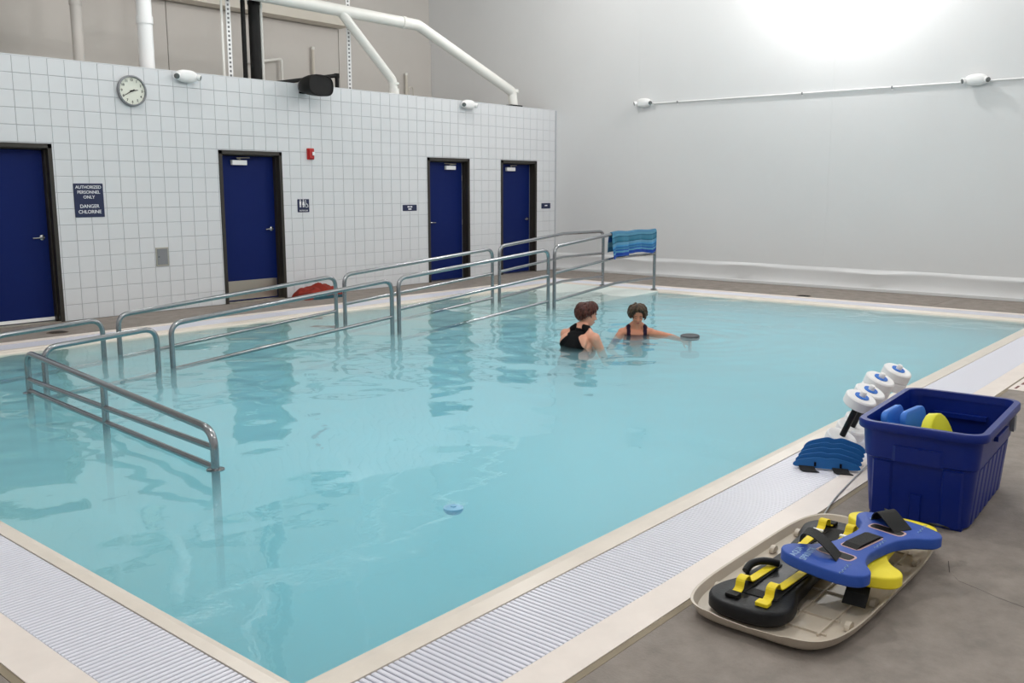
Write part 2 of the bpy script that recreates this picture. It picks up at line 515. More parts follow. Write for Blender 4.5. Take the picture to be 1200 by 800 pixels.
# ------------------------------------------------------------------ walls
DOORS = [(4.12, 5.20, 'r'), (7.52, 8.59, 'r'), (11.66, 12.74, 'l'), (13.63, 14.72, 'r')]
DOOR_H = 2.20
wb = MB()
xs = [RX0] + [v for d in DOORS for v in d[:2]] + [BX]
for k in range(0, len(xs), 2):
    wb.box(xs[k], xs[k+1], TW+0.008, TW+0.21, 0, WALL_H)
for d in DOORS:
    wb.box(d[0], d[1], TW+0.008, TW+0.21, DOOR_H, WALL_H)
wall_left = struct(wb.build('wall_left', M_GROUT), 'white tiled block wall with four blue doors', 'wall')
TPX, TPZ, TX0 = 0.2065, WALL_H/16, 4.813 - 0.2065*12
def tile_geo(x0, x1, z0, z1):
    j = 0.0022; ch = 0.003
    x0 += j; x1 -= j; z0 += j*1.3; z1 -= j*1.3
    yb, ym, yf = TW+0.008, TW+0.0025, TW
    vs = [(x0,yb,z0),(x1,yb,z0),(x1,yb,z1),(x0,yb,z1), (x0,ym,z0),(x1,ym,z0),(x1,ym,z1),(x0,ym,z1),
          (x0+ch,yf,z0+ch),(x1-ch,yf,z0+ch),(x1-ch,yf,z1-ch),(x0+ch,yf,z1-ch)]
    fs = []
    for k in range(4):
        q = (k+1) % 4
        fs += [(k,q,4+q,4+k), (4+k,4+q,8+q,8+k)]
    fs.append((8,9,10,11))
    return vs, fs
cells = []
x = TX0
while x < BX - 0.01:
    x1 = min(x+TPX, BX)
    for r in range(16):
        z0, z1 = r*TPZ, (r+1)*TPZ
        rects = [(x, x1, z0, z1)]
        for d in DOORS:
            new = []
            for (a0,a1,c0,c1) in rects:
                if a1 <= d[0] or a0 >= d[1] or c0 >= DOOR_H:
                    new.append((a0,a1,c0,c1)); continue
                if a0 < d[0]: new.append((a0, d[0], c0, c1))
                if a1 > d[1]: new.append((d[1], a1, c0, c1))
                if c1 > DOOR_H: new.append((max(a0,d[0]), min(a1,d[1]), DOOR_H, c1))
            rects = new
        for q in rects:
            if q[1]-q[0] > 0.012 and q[3]-q[2] > 0.012: cells.append(q)
    x = x1
def tile_key(c):
    size = min(c[1]-c[0], c[3]-c[2]) / TPX
    hidden = 0 if c[1] > 4.75 else 100
    return hidden + (c[0] - 4.7) + (0 if size > 0.9 else 20)
cells.sort(key=tile_key)
cache = {}
rest = MB()
for k, c in enumerate(cells):
    if k < 300:
        key = (round(c[1]-c[0], 3), round(c[3]-c[2], 3))
        if key not in cache:
            vs, fs = tile_geo(0, c[1]-c[0], 0, c[3]-c[2])
            me = MB().add([(v[0], v[1]-TW, v[2]) for v in vs], fs).mesh('tile'); me.materials.append(M_TILE)
            cache[key] = me
        link('tile', cache[key], None, wall_left, loc=(c[0], TW, c[2]))
    else:
        rest.add(*tile_geo(*c))
o = rest.build('far_tiles', M_TILE, wall_left); o['kind'] = 'stuff'
# wall cap and corner trim
MB().box(RX0, BX, TW+0.002, TW+0.21, WALL_H, WALL_H+0.012).build('cap', M_TILE, wall_left)
MB().box(BX-0.035, BX-0.001, TW-0.012, TW, 0, WALL_H).build('corner_trim', M_GROUT, wall_left)

# back wall, panels with narrow seams
wall_back = struct(MB().box(BX+0.01, BX+0.25, RY0, ATT_Y+0.3, -0.3, CEIL).build('wall_back', M_WHITEWALL),
                   'tall plain white wall at the end of the pool hall', 'wall')
for y0, y1 in ((RY0, -1.3), (-1.3, 2.35), (2.35, 6.1), (6.1, 9.85), (9.85, TW+0.4), (TW+0.4, ATT_Y)):
    g = 0.0007
    MB().prism([(0, y0+g), (0.012, y0+g), (0.012, y1-g), (0, y1-g)], 0.0, CEIL, 0).build('panel', M_WHITEWALL, wall_back, loc=(BX-0.002, 0, 0))
# rolled base of the wall liner
prof = [(0.0, 0.36), (-0.012, 0.335), (-0.032, 0.315), (-0.04, 0.295), (-0.035, 0.27), (-0.03, 0.15), (-0.045, 0.06), (-0.055, 0.05), (-0.055, 0.004), (0.0, 0.004)]
rg = []
ny = 60
for k in range(ny+1):
    y = RY0 + (TW-RY0)*k/ny
    wv = 0.012*sin(y*1.9) + 0.008*sin(y*4.3+1)
    rg.append([(BX + px*(1 + (0.35*sin(y*2.7) if 0.1 < pz < 0.33 else 0)), y, pz + (wv if 0.1 < pz < 0.34 else 0)) for px, pz in prof])
struct(MB().rings(rg).build('baseboard_back', M_WHITEWALL, smooth='auto'), 'white rolled base along the foot of the white wall', 'baseboard')
# walls behind the camera, attic wall, ceiling, locker-room roof
struct(MB().box(RX0-0.2, RX0, RY0, ATT_Y+0.3, -0.3, CEIL).build('wall_front', M_WHITEWALL), 'white wall behind the viewer', 'wall')
struct(MB().box(RX0-0.2, BX+0.25, RY0-0.2, RY0, -0.3, CEIL).build('wall_right', M_WHITEWALL), 'white side wall behind the viewer', 'wall')
att = struct(MB().box(RX0-0.2, BX+0.01, ATT_Y, ATT_Y+0.2, 2.8, CEIL).build('wall_attic', M_ATTIC), 'off-white rear wall above the locker rooms', 'wall')
for x0, x1 in ((RX0, 5.2), (5.2, 8.9), (8.9, 12.69), (12.69, BX)):
    MB().box(x0+0.008, x1-0.008, ATT_Y-0.05, ATT_Y, 3.0, 4.86).build('panel', M_ATTIC, att)
MB().box(RX0, 12.72, ATT_Y-0.42, ATT_Y-0.05, 4.87, 5.13).build('soffit', M_ATTIC2, att)
struct(MB().box(RX0, BX, TW+0.21, ATT_Y, 2.85, 3.0).build('roof', M_ATTIC), 'flat roof deck over the locker rooms', 'roof')
struct(MB().box(RX0-0.2, BX+0.25, RY0-0.2, ATT_Y+0.2, CEIL, CEIL+0.2).build('ceiling', M_CEIL), 'high white ceiling of the pool hall', 'ceiling')

# ------------------------------------------------------------------ doors
def door(n, x0, x1, hand, label, kick=False, sweep=False, seal=False):
    t = thing('door_%d' % n, label, 'door', ((x0+x1)/2, TW, 0))
    t['kind'] = 'structure'
    w2 = (x1-x0)/2; fj = 0.05; rec = 0.135
    f = MB()
    for s in (-1, 1):
        a, c = sorted((s*w2, s*(w2-fj)))
        f.box(a, c, -0.012, 0.20, 0, DOOR_H)
        a, c = sorted((s*(w2-fj), s*(w2-fj-0.016)))
        f.box(a, c, rec-0.07, 0.20, 0, DOOR_H-fj)
    f.box(-w2, w2, -0.012, 0.20, DOOR_H-fj, DOOR_H)
    f.box(-w2+fj, w2-fj, rec-0.07, 0.20, DOOR_H-fj-0.016, DOOR_H-fj)
    f.build('frame', M_FRAME, t)
    pw = w2 - fj - 0.018
    leaf = MB().prism([(-pw,rec),(pw,rec),(pw,rec+0.045),(-pw,rec+0.045)], 0.012, DOOR_H-fj-0.02, 0.003).build('leaf', M_DOOR, t)
    hs = 1 if hand == 'r' else -1
    hx = hs*(pw-0.075)
    h = MB()
    h.lathe([(0.0, rec-0.001), (0.034, rec-0.001), (0.034, rec-0.012), (0.012, rec-0.018), (0.012, rec-0.05), (0.0, rec-0.052)][1:-1], 16, 'y', (hx, 0, 1.06))
    h.tube(arc([(hx, rec-0.05, 1.06), (hx - hs*0.03, rec-0.056, 1.06), (hx - hs*0.13, rec-0.05, 1.055)], 0.02), 0.011, 8)
    h.build('handle', M_STEEL, leaf, smooth='auto')
    cx = -hs*pw*0.30 if n != 1 else -0.2
    MB().prism(rrect(cx-0.125, cx+0.125, rec-0.06, rec-0.001, 0.01, 3), 2.0, 2.07, 0.004).build('closer_body', M_WHITEP if n != 1 else M_GREY, leaf)
    MB().tube([(cx+0.02*hs, rec-0.04, 2.085), (cx-0.08*hs, rec-0.10, 2.10), (cx+0.17*hs, rec-0.05, 2.11)], 0.009, 6).build('closer_arm', M_STEELB, leaf)
    if kick:
        MB().box(-pw+0.01, pw-0.01, rec-0.003, rec, 0.03, 0.31).build('kick_plate', M_STEELB, leaf)
    if sweep:
        MB().box(-pw, pw, rec-0.012, rec, 0.02, 0.06).build('door_sweep', M_WHITEP, leaf)
    if seal:
        MB().box(pw, pw+0.014, rec-0.012, rec+0.02, 0.0, DOOR_H-fj-0.02).build('edge_seal', M_GREY, t)
    MB().box(-w2+fj, w2-fj, -0.01, 0.20, 0.0, 0.010).build('threshold', M_STEELB, t)
    for k in range(3):
        z = 0.25 + 0.8*k
        MB().tube([(-hs*(pw+0.006), rec-0.008, z-0.05), (-hs*(pw+0.006), rec-0.008, z+0.05)], 0.008, 8).build('hinge', M_STEELB, leaf)
    return t
door(1, *DOORS[0], 'blue door with pale bottom sweep beside the chlorine danger sign', sweep=True)
door(2, *DOORS[1], 'blue door with steel kick plate left of the restroom sign', kick=True)
door(3, *DOORS[2], 'blue door with its lever on the left edge, third from left', seal=True)
door(4, *DOORS[3], 'blue door nearest the white wall, partly behind the handrails', seal=True)
# walls of the dark rooms behind the leaves are closed by this backing
struct(MB().box(RX0, BX, TW+0.22, TW+0.26, 0, WALL_H-0.1).build('wall_backing', M_FRAME), 'dark backing behind the blue doors', 'wall')

# ------------------------------------------------------------------ signs and wall fittings
def sign(label, x0, x1, z0, z1, lines, pict=False, marks=()):
    t = thing('wall_sign', label, 'sign', ((x0+x1)/2, TW, (z0+z1)/2))
    w2, h2 = (x1-x0)/2, (z1-z0)/2
    o = rrect(-w2, w2, -h2, h2, 0.008, 3)
    M = WALL_ROT
    MB().prism(o, 0.0, 0.006, 0.001, M).build('plate', M_NAVYSIGN, t)
    for body, size, z, sp in lines:
        me = text_mesh(body, size, bold=size*0.008, ext=0.0006, spacing=sp)
        me.transform(M)
        link('lettering', me, M_TEXT, t, loc=(0, -0.0072, z))
    for mx, mz, mw in marks:          # lettering too small to read
        MB().prism(rrect(mx-mw/2, mx+mw/2, mz-0.011, mz+0.011, 0.004, 2), 0.006, 0.007, 0, M).build('lettering', M_TEXT, t)
    if pict:
        def fig(cx, cz, s, dress, name):
            b = MB()
            b.prism([(cx+0.011*s*cos(a*pi/6), cz+0.062*s+0.011*s*sin(a*pi/6)) for a in range(12)], 0.0064, 0.0078, 0, M)
            if dress:
                b.prism([(cx-0.026*s,cz-0.02*s),(cx+0.026*s,cz-0.02*s),(cx+0.012*s,cz+0.045*s),(cx-0.012*s,cz+0.045*s)], 0.0064, 0.0078, 0, M)
            else:
                b.prism([(cx-0.017*s,cz-0.02*s),(cx+0.017*s,cz-0.02*s),(cx+0.019*s,cz+0.045*s),(cx-0.019*s,cz+0.045*s)], 0.0064, 0.0078, 0, M)
            for q in (-1, 1):
                b.prism([(cx+q*0.009*s-0.006*s,cz-0.06*s),(cx+q*0.009*s+0.006*s,cz-0.06*s),(cx+q*0.009*s+0.006*s,cz-0.02*s),(cx+q*0.009*s-0.006*s,cz-0.02*s)], 0.0064, 0.0078, 0, M)
            return b.build(name, M_TEXT, t)
        fig(-0.058, 0.03, 0.9, False, 'pictogram'); fig(0.0, 0.03, 0.9, True, 'pictogram')
        b = MB()
        ring = [Vector((0.058+0.026*cos(a*2*pi/16), 0.0+0.026*sin(a*2*pi/16), 0.0072)) for a in range(17)]
        b.tube([M @ p for p in ring], 0.004, 6)
        b.tube([M @ Vector(p) for p in ((0.04,0.065,0.0072),(0.046,0.03,0.0072),(0.07,0.025,0.0072),(0.088,-0.02,0.0072))], 0.005, 6)
        b.lathe([(0.009, -0.0078), (0.009, -0.0064)], 10, 'y', (0.04, 0, 0.078))
        b.build('pictogram', M_TEXT, t)
    return t
sign('navy sign reading authorized personnel only danger chlorine', 5.43, 5.81, 1.30, 1.725,
     [('AUTHORIZED', 0.055, 0.165, 0.95), ('PERSONNEL', 0.055, 0.102, 0.97), ('ONLY', 0.055, 0.040, 1.0),
      ('DANGER', 0.062, -0.075, 1.0), ('CHLORINE', 0.062, -0.145, 0.97)])
sign('small navy restroom sign with white figures beside the kick plate door', 8.85, 9.07, 1.30, 1.50, [('RESTROOM', 0.030, -0.075, 1.0)], True)
sign('narrow navy name plate with two short text lines left of the third door', 11.05, 11.38, 1.28, 1.385, [], marks=((-0.03, 0.018, 0.05), (0.032, 0.018, 0.05), (0.0, -0.02, 0.075)))
sign('narrow navy name plate with one short word in the corner by the last door', 14.88, 15.17, 1.26, 1.37, [], marks=((0.0, 0.006, 0.085),))

t = thing('fire_alarm', 'red fire alarm horn strobe high on the tiles', 'fire alarm', (9.12, TW, 2.19))
MB().prism(rrect(-0.062, 0.062, -0.085, 0.085, 0.012, 3), 0, 0.03, 0.004, WALL_ROT).build('back_box', M_RED, t)
MB().prism(rrect(-0.045, 0.045, -0.07, 0.07, 0.01, 3), 0.03, 0.055, 0.006, WALL_ROT).build('housing', M_RED, t)
MB().prism(rrect(0.0, 0.04, -0.025, 0.03, 0.006, 3), 0.055, 0.078, 0.006, WALL_ROT).build('strobe_lens', M_WHITEP, t)

t = thing('junction_box', 'small grey metal cover plate low on the tiled wall', 'cover plate', (6.57, TW, 0.745))
MB().prism(rrect(-0.092, 0.092, -0.125, 0.125, 0.006, 2), 0, 0.012, 0.002, WALL_ROT).build('frame', M_STEELB, t)
MB().prism(rrect(-0.074, 0.074, -0.107, 0.107, 0.004, 2), 0.012, 0.017, 0.002, WALL_ROT).build('cover', M_GREY, t)
MB().lathe([(0.009, -0.017), (0.009, -0.022)], 10, 'y', (-0.055, 0, 0.0)).build('latch', M_STEEL, t)

# clock
t = thing('wall_clock', 'round grey-rimmed wall clock showing twenty to three', 'clock', (6.275, TW, 2.915))
MB().lathe([(0.185, 0), (0.198, -0.015), (0.195, -0.05), (0.178, -0.055), (0.172, -0.036), (0.172, -0.02), (0.0001, -0.02)], 40, 'y').build('rim', M_GREY, t, smooth='auto')
MB().lathe([(0.0001, -0.0295), (0.172, -0.03), (0.172, -0.022)], 40, 'y').build('face', M_CLOCKFACE, t)
for k in range(1, 13):
    a = radians(90 - 30*k)
    me = text_mesh(str(k), 0.043, ext=0.0005, bold=0.001); me.transform(WALL_ROT)
    link('numeral', me, M_BLACK, t, loc=(0.138*cos(a), -0.031, 0.138*sin(a)))
for k in range(60):
    a = radians(6*k)
    if k % 5 == 0:
        MB().add([((r*cos(a) + q*0.0025*-sin(a)), -0.0312, (r*sin(a) + q*0.0025*cos(a))) for r, q in ((0.160,-1),(0.169,-1),(0.169,1),(0.160,1))], [(0,1,2,3)]).build('minute_mark', M_BLACK, t)
def hand(name, ang, ln, w0, y, tail):
    a = radians(90-ang)
    d = (cos(a), sin(a)); q = (-sin(a), cos(a))
    pts = [(-tail, w0), (ln*0.85, w0*0.6), (ln, 0.001)]
    up = [(r*d[0]+h*q[0], r*d[1]+h*q[1]) for r, h in pts]
    dn = [(r*d[0]-h*q[0], r*d[1]-h*q[1]) for r, h in reversed(pts)]
    MB().prism(dn + up, -y-0.001, -y+0.001, 0, WALL_ROT).build(name, M_BLACK, t)
hand('hour_hand', 80, 0.085, 0.008, -0.036, 0.03)
hand('minute_hand', 240, 0.135, 0.006, -0.040, 0.035)
MB().lathe([(0.010, -0.030), (0.010, -0.044), (0.004, -0.046)], 12, 'y').build('hub', M_BLACK, t)

# emergency lights
def emergency(label, loc, rz):
    t = thing('emergency_light', label, 'light', loc, rz, 'twin-head emergency lights')
    rg = []
    for k in range(13):
        u = -1 + 2*k/12
        s = sqrt(max(0.02, 1-abs(u)**2.6))
        ring = []
        for j in range(16):
            a = 2*pi*j/16
            cx, cz = cos(a), sin(a)
            px = math.copysign(abs(cx)**0.75, cx); pz = math.copysign(abs(cz)**0.75, cz)
            ring.append((u*0.165, -0.062 + px*0.058*s if px > 0 else -0.062 + px*0.066*s, pz*0.084*s))
        rg.append(ring)
    body = MB().rings(rg).build('housing', M_WHITEP, t, smooth=True)
    MB().box(-0.10, 0.10, -0.02, 0, -0.05, 0.05).build('mounting_plate', M_WHITEP, t)
    for s in (-1, 1):
        h = thing_part = None
        d = Vector((s*0.75, -0.75, -0.25)).normalized()
        c = Vector((s*0.160, -0.105, -0.010))
        q = d.to_track_quat('Z', 'Y').to_matrix().to_4x4(); q.translation = c
        hb = MB(); hb.lathe([(0.022, -0.05), (0.042, -0.015), (0.045, 0.022), (0.040, 0.026)], 18)
        hb.v = [tuple(q @ Vector(v)) for v in hb.v]
        ho = hb.build('lamp_head', M_WHITEP, t, smooth='auto')
        lb = MB(); lb.lathe([(0.039, 0.022), (0.037, 0.0275), (0.02, 0.032), (0.001, 0.033)], 18)
        lb.v = [tuple(q @ Vector(v)) for v in lb.v]
        lb.build('lens', M_LENS, ho, smooth='auto')
    return t
emergency('white twin-head emergency light on the tiles right of the clock', (7.05, TW, 3.165), 0)
emergency('white twin-head emergency light on the tiles above the third and fourth doors', (12.66, TW, 3.165), 0)
emergency('white twin-head emergency light at the left end of the conduit on the white wall', (BX-0.002, 9.70, 3.255), -pi/2)
emergency('white twin-head emergency light at the right of the conduit on the white wall', (BX-0.002, 3.92, 3.255), -pi/2)
t = thing('conduit', 'thin white electrical conduit running level along the white wall', 'conduit', (BX-0.006, 6.0, 3.235))
MB().tube([(-0.018, 3.52, 0), (-0.018, -1.89, 0)], 0.013, 10).build('pipe', M_WHITEP, t, smooth='auto')
MB().tube([(-0.018, -2.27, 0), (-0.018, -8.6, 0)], 0.013, 10).build('pipe', M_WHITEP, t, smooth='auto')
for y in (3.0, 0.62, -0.85, -3.2, -5.5):
    MB().box(-0.034, -0.001, y-0.012, y+0.012, -0.018, 0.018).build('clamp', M_GREY, t)
    MB().box(-0.006, -0.001, y-0.012, y+0.012, -0.05, 0.03).build('clamp_strap', M_WHITEP, t)

# loudspeaker horn on the wall top
t = thing('loudspeaker', 'black oblong horn loudspeaker mounted at the top of the tiled wall', 'loudspeaker', (9.0, TW, 3.185), radians(8))
def stadium(w, h, y, n=28, zc=0.0):
    out = []
    for j in range(n):
        a = 2*pi*j/n
        cx, cz = cos(a), sin(a)
        out.append((math.copysign(abs(cx)**0.62, cx)*w/2, y, math.copysign(abs(cz)**0.75, cz)*h/2 + zc))
    return out
MB().rings([stadium(0.16,0.14,-0.02), stadium(0.30,0.20,-0.10), stadium(0.46,0.27,-0.22), stadium(0.50,0.30,-0.30), stadium(0.52,0.31,-0.42),
            stadium(0.50,0.29,-0.425), stadium(0.49,0.28,-0.412), stadium(0.1,0.06,-0.405)]).build('horn', M_BLACK, t, smooth='auto')
MB().rings([stadium(0.18,0.16,-0.015), stadium(0.2,0.18,-0.12)]).build('driver', M_GREY, t, smooth='auto')
MB().box(-0.05, 0.05, -0.03, 0.0, -0.10, 0.06).build('bracket', M_BLACK, t)

# ------------------------------------------------------------------ attic pipes
def pipe(name, label, cat, pts, r, m, bend=0.12, extra=None):
    base = Vector(pts[-1])
    t = thing(name, label, cat, base)
    P = [Vector(p)-base for p in pts]
    MB().tube(arc(P, bend), r, 14).build('run', m, t, smooth='auto')
    return t, base
t, bs = pipe('vent_pipe', 'long white overhead pipe with a sloping branch, ending at the tiled wall top', 'pipe',
             [(3.0,12.0,4.48),(11.65,12.0,4.44),(14.16,12.0,3.52),(14.2,12.0,WALL_H+0.012)], 0.092, M_PIPE)
MB().prism(rrect(-0.17, 0.17, -0.10, 0.05, 0.01, 2), 0, 0.035, 0.004).build('flange', M_BLACK, t)
MB().lathe([(0.105, 0.27), (0.105, 0.33)], 16).build('coupling', M_PIPE, t, smooth='auto')
for px, pz in ((8.2, 4.455), (11.3, 4.44)):
    MB().lathe([(0.104, -0.04), (0.104, 0.04)], 16, 'x', (px-bs.x, 0, pz-bs.z)).build('coupling', M_PIPE, t, smooth='auto')
# branch dropping off the main run to the wall top
BR = [Vector(p) - bs for p in ((9.95,11.99,4.42),(11.02,11.99,3.47),(11.05,11.99,WALL_H+0.012))]
br = MB().tube(arc(BR, 0.12), 0.075, 14).build('branch', M_PIPE, t, smooth='auto')
for h0, h1 in ((0.0, 0.10), (0.16, 0.20)):
    MB().lathe([(0.088, h0), (0.088, h1)], 16, 'z', BR[-1]).build('coupling', M_PIPE, br, smooth='auto')
def column(name, label, cat, x, y, r, m, z1=CEIL, z0=3.0, n=14, parts=()):
    t = thing(name, label, cat, (x, y, z0))
    MB().lathe([(r, 0), (r, z1-z0)], n).build('shaft', m, t, smooth='auto')
    for h in parts:
        MB().lathe([(r*1.1, h-0.05), (r*1.1, h+0.05)], n).build('coupling', m, t, smooth='auto')
    return t
column('duct', 'bright white vertical duct rising behind the wall top right of the clock', 'duct', 6.73, 12.2, 0.10, M_WHITEP, parts=(0.9, 2.4))
column('duct', 'fainter off-white vertical duct rising behind the wall top left of the clock', 'duct', 6.28, 13.2, 0.075, M_ATTIC, parts=(1.2,))
column('rod', 'thin white hanger rod beside the perforated strut', 'rod', 7.92, 12.2, 0.018, M_PIPE, n=8)
column('post', 'thick black vertical pipe above the wall near the restroom door', 'pipe', 8.47, 12.2, 0.085, M_BLACK, parts=(1.4,))
column('post', 'thin black vertical pipe left of the thick black one', 'pipe', 8.28, 12.2, 0.034, M_BLACK, n=10)
column('post', 'slim white vertical conduit right of the thick black pipe', 'pipe', 8.62, 12.25, 0.028, M_PIPE, n=10)
def strut(label, x, y):
    t = thing('perforated_strut', label, 'strut', (x, y, 3.0), radians(-25))
    b = MB()
    # slotted channel: two side strips and rungs between the holes
    z = 0.0
    b.box(-0.032, -0.014, -0.003, 0.003, 0, CEIL-3.0); b.box(0.014, 0.032, -0.003, 0.003, 0, CEIL-3.0)
    while z < CEIL-3.0-0.03:
        b.box(-0.014, 0.014, -0.003, 0.003, z, z+0.032); z += 0.062
    b.build('channel', M_WHITEP, t)
    MB().box(-0.030, 0.030, 0.02, 0.024, 0, CEIL-3.0).build('back_web', M_GREY, t)
strut('white perforated metal strut left of the black pipes', 8.03, 12.2)
strut('white perforated metal strut beside the sloping branch pipe', 10.27, 12.2)
t, bs = pipe('vent_pipe', 'black pipe rising behind the horn loudspeaker and bending down', 'pipe',
             [(8.75,12.2,3.24),(10.0,12.2,3.47),(10.0,12.2,3.0)], 0.032, M_BLACK, 0.03)
MB().lathe([(0.042, 0.43), (0.042, 0.5)], 12).build('elbow_collar', M_BLACK, t, smooth='auto')
t, bs = pipe('vent_pipe', 'slim white bent conduit against the rear wall beyond the black pipes', 'pipe',
             [(10.5,15.3,3.98),(11.2,15.3,4.12),(11.2,15.3,3.0)], 0.028, M_PIPE, 0.05)
for x, z1, lb in ((11.98, 4.42, 'white capped riser on the rear wall above the loudspeaker'), (14.5, 4.15, 'short cream riser on the rear wall right of the branch pipe')):
    tt = thing('riser', lb, 'pipe', (x, 15.33, 3.0))
    MB().lathe([(0.03, 0), (0.03, z1-3.0)], 10).build('shaft', M_ATTIC2, tt, smooth='auto')
    MB().lathe([(0.036, z1-3.04), (0.036, z1-2.99)], 10).build('cap', M_PIPE, tt, smooth='auto')
t = thing('lifting_eye', 'small wire loop standing on the wall top right of the branch pipe', 'bracket', (11.42, 11.96, WALL_H+0.012))
MB().tube(arc([(-0.05,0,0),(-0.05,0,0.15),(0.05,0,0.15),(0.05,0,0)], 0.04), 0.007, 8).build('loop', M_STEELB, t, smooth='auto')
t = thing('pipe_valve', 'dark green valve at the head of the black pipes', 'valve', (8.37, 12.47, 4.64))
MB().tube([(-0.5,0,0),(-0.28,0,0)], 0.06, 12).build('inlet', M_BLACK, t, smooth='auto')
MB().lathe([(0.07,-0.30),(0.13,-0.25),(0.13,-0.1),(0.09,-0.02),(0.13,0.06),(0.13,0.20),(0.07,0.25)], 16, 'x').build('valve_body', M_GREEN, t, smooth='auto')
MB().lathe([(0.04,0.0),(0.04,0.3),(0.16,0.3),(0.16,0.33)], 16).build('handwheel', M_GREEN, t, smooth='auto')

# ------------------------------------------------------------------ high-bay lamps
for k, (x, y, z) in enumerate(LAMPS):
    t = thing('high_bay_lamp', ['high-bay lamp hanging close to the white end wall, out of view above',
        'high-bay lamp near the far right corner, out of view above', 'high-bay lamp in front of the bright duct, out of view above',
        'high-bay lamp near the inner corner, out of view above', 'high-bay lamp over the ramp turn, out of view above',
        'high-bay lamp over the near half of the pool, out of view above', 'high-bay lamp over the swimmers, out of view above',
        'high-bay lamp over the right deck, out of view above', 'high-bay lamp above the viewer'][k], 'lamp', (x, y, z), 0, 'high-bay lamps under the ceiling')
    MB().tube([(0,0,0.30),(0,0,CEIL-z-0.002)], 0.012, 8).build('stem', M_GREY, t)
    MB().lathe([(0.09,0.30),(0.11,0.22),(0.13,0.16),(0.125,0.155),(0.08,0.20)], 24).build('reflector', M_WHITEP, t, smooth='auto')
    ld = bpy.data.lights.new('lamp_bulb', 'POINT')
    ld.energy = LAMP_W * LAMP_F[k]; ld.color = LAMP_COL; ld.shadow_soft_size = 0.14
    lo = bpy.data.objects.new('lamp_bulb', ld); COL.objects.link(lo); lo.parent = t

# ------------------------------------------------------------------ handrails
R = 0.0255
def rail_panel(label, pts, base_z, drop_mid, drop_low, mid_post=None, lows=None, ring_z=None):
    """pts: top line, list of (x,y,z) from first to last post"""
    P = [Vector(p) for p in pts]
    a, c = P[0], P[-1]
    org = Vector((a.x, a.y, base_z[0]))
    t = thing('handrail', label, 'handrail', org, 0, 'stainless handrails of the pool ramp')
    path = [Vector((a.x,a.y,base_z[0]))] + P + [Vector((c.x,c.y,base_z[1]))]
    MB().tube([p-org for p in arc(path, 0.13, 7)], R, 14).build('top_rail', M_STEEL, t, smooth='auto')
    for k, d in enumerate((drop_mid, drop_low)):
        q = [p - Vector((0,0,d)) - org for p in P]
        if lows:
            q = [Vector((a.x, a.y, lows[k][0])) - org, Vector((c.x, c.y, lows[k][1])) - org]
        MB().tube(arc(q, 0.3), R*0.82, 12).build('lower_rail', M_STEEL, t, smooth='auto')
    if mid_post:
        f = mid_post
        p = a.lerp(c, f)
        MB().tube([p-org, Vector((p.x,p.y,base_z[0]*(1-f)+base_z[1]*f))-org], R*0.95, 12).build('post', M_STEEL, t, smooth='auto')
    for p, bz in ((a, base_z[0]), (c, base_z[1])):
        if ring_z is not None:
            bz = ring_z
        MB().lathe([(0.055, 0.002), (0.055, 0.008), (0.03, 0.016)], 16, 'z', p.xy.to_3d() - org + Vector((0,0,bz))).build('base_flange', M_STEEL, t, smooth='auto')
    return t
OY, IY = 9.2, 8.15
lz = ramp_z(4.6)
rail_panel('short level handrail panel nearest the tiled wall at the far left', [(3.36,OY,0.30),(4.41,OY,0.35)], (lz,lz), 0.44, 0.80)
rail_panel('long sloping handrail of the wall-side row in front of the chlorine sign', [(4.58,OY,0.375),(7.42,OY,0.575)], (ramp_z(4.6),ramp_z(7.4)), 0.44, 0.80)
rail_panel('middle sloping handrail of the wall-side row in front of the tiles', [(7.56,OY,0.58),(10.40,OY,0.775)], (ramp_z(7.56),ramp_z(10.4)), 0.37, 0.74)
rail_panel('highest handrail of the wall-side row, in front of the last blue doors', [(10.56,OY,0.80),(12.15,OY,0.935),(13.30,OY,0.935)], (ramp_z(10.56),0.0), 0.38, 0.78)
rail_panel('short level handrail panel of the pool-side row at the far left', [(3.38,IY,0.305),(4.42,IY,0.365)], (lz,lz), 0.44, 0.80)
rail_panel('long sloping handrail of the pool-side row, second panel from the left', [(4.57,IY,0.385),(7.41,IY,0.595)], (ramp_z(4.6),ramp_z(7.4)), 0.44, 0.80)
rail_panel('sloping handrail of the pool-side row just left of the swimmers', [(7.52,IY,0.605),(10.42,IY,0.805)], (ramp_z(7.52),ramp_z(10.42)), 0.37, 0.74)
rail_panel('pool-side handrail at the ramp top carrying the striped towel', [(10.56,IY,0.84),(12.15,IY,0.975),(13.28,IY,0.975)], (ramp_z(10.56),0.0), 0.38, 0.78)
rail_panel('handrail coming toward the viewer and dipping into the water at left', [(3.18,8.0,0.315),(2.985,4.90,0.215)], (-0.62,-0.79), 0, 0, mid_post=0.49, lows=((0.085,0.105),(-0.012,-0.02)), ring_z=-0.034)

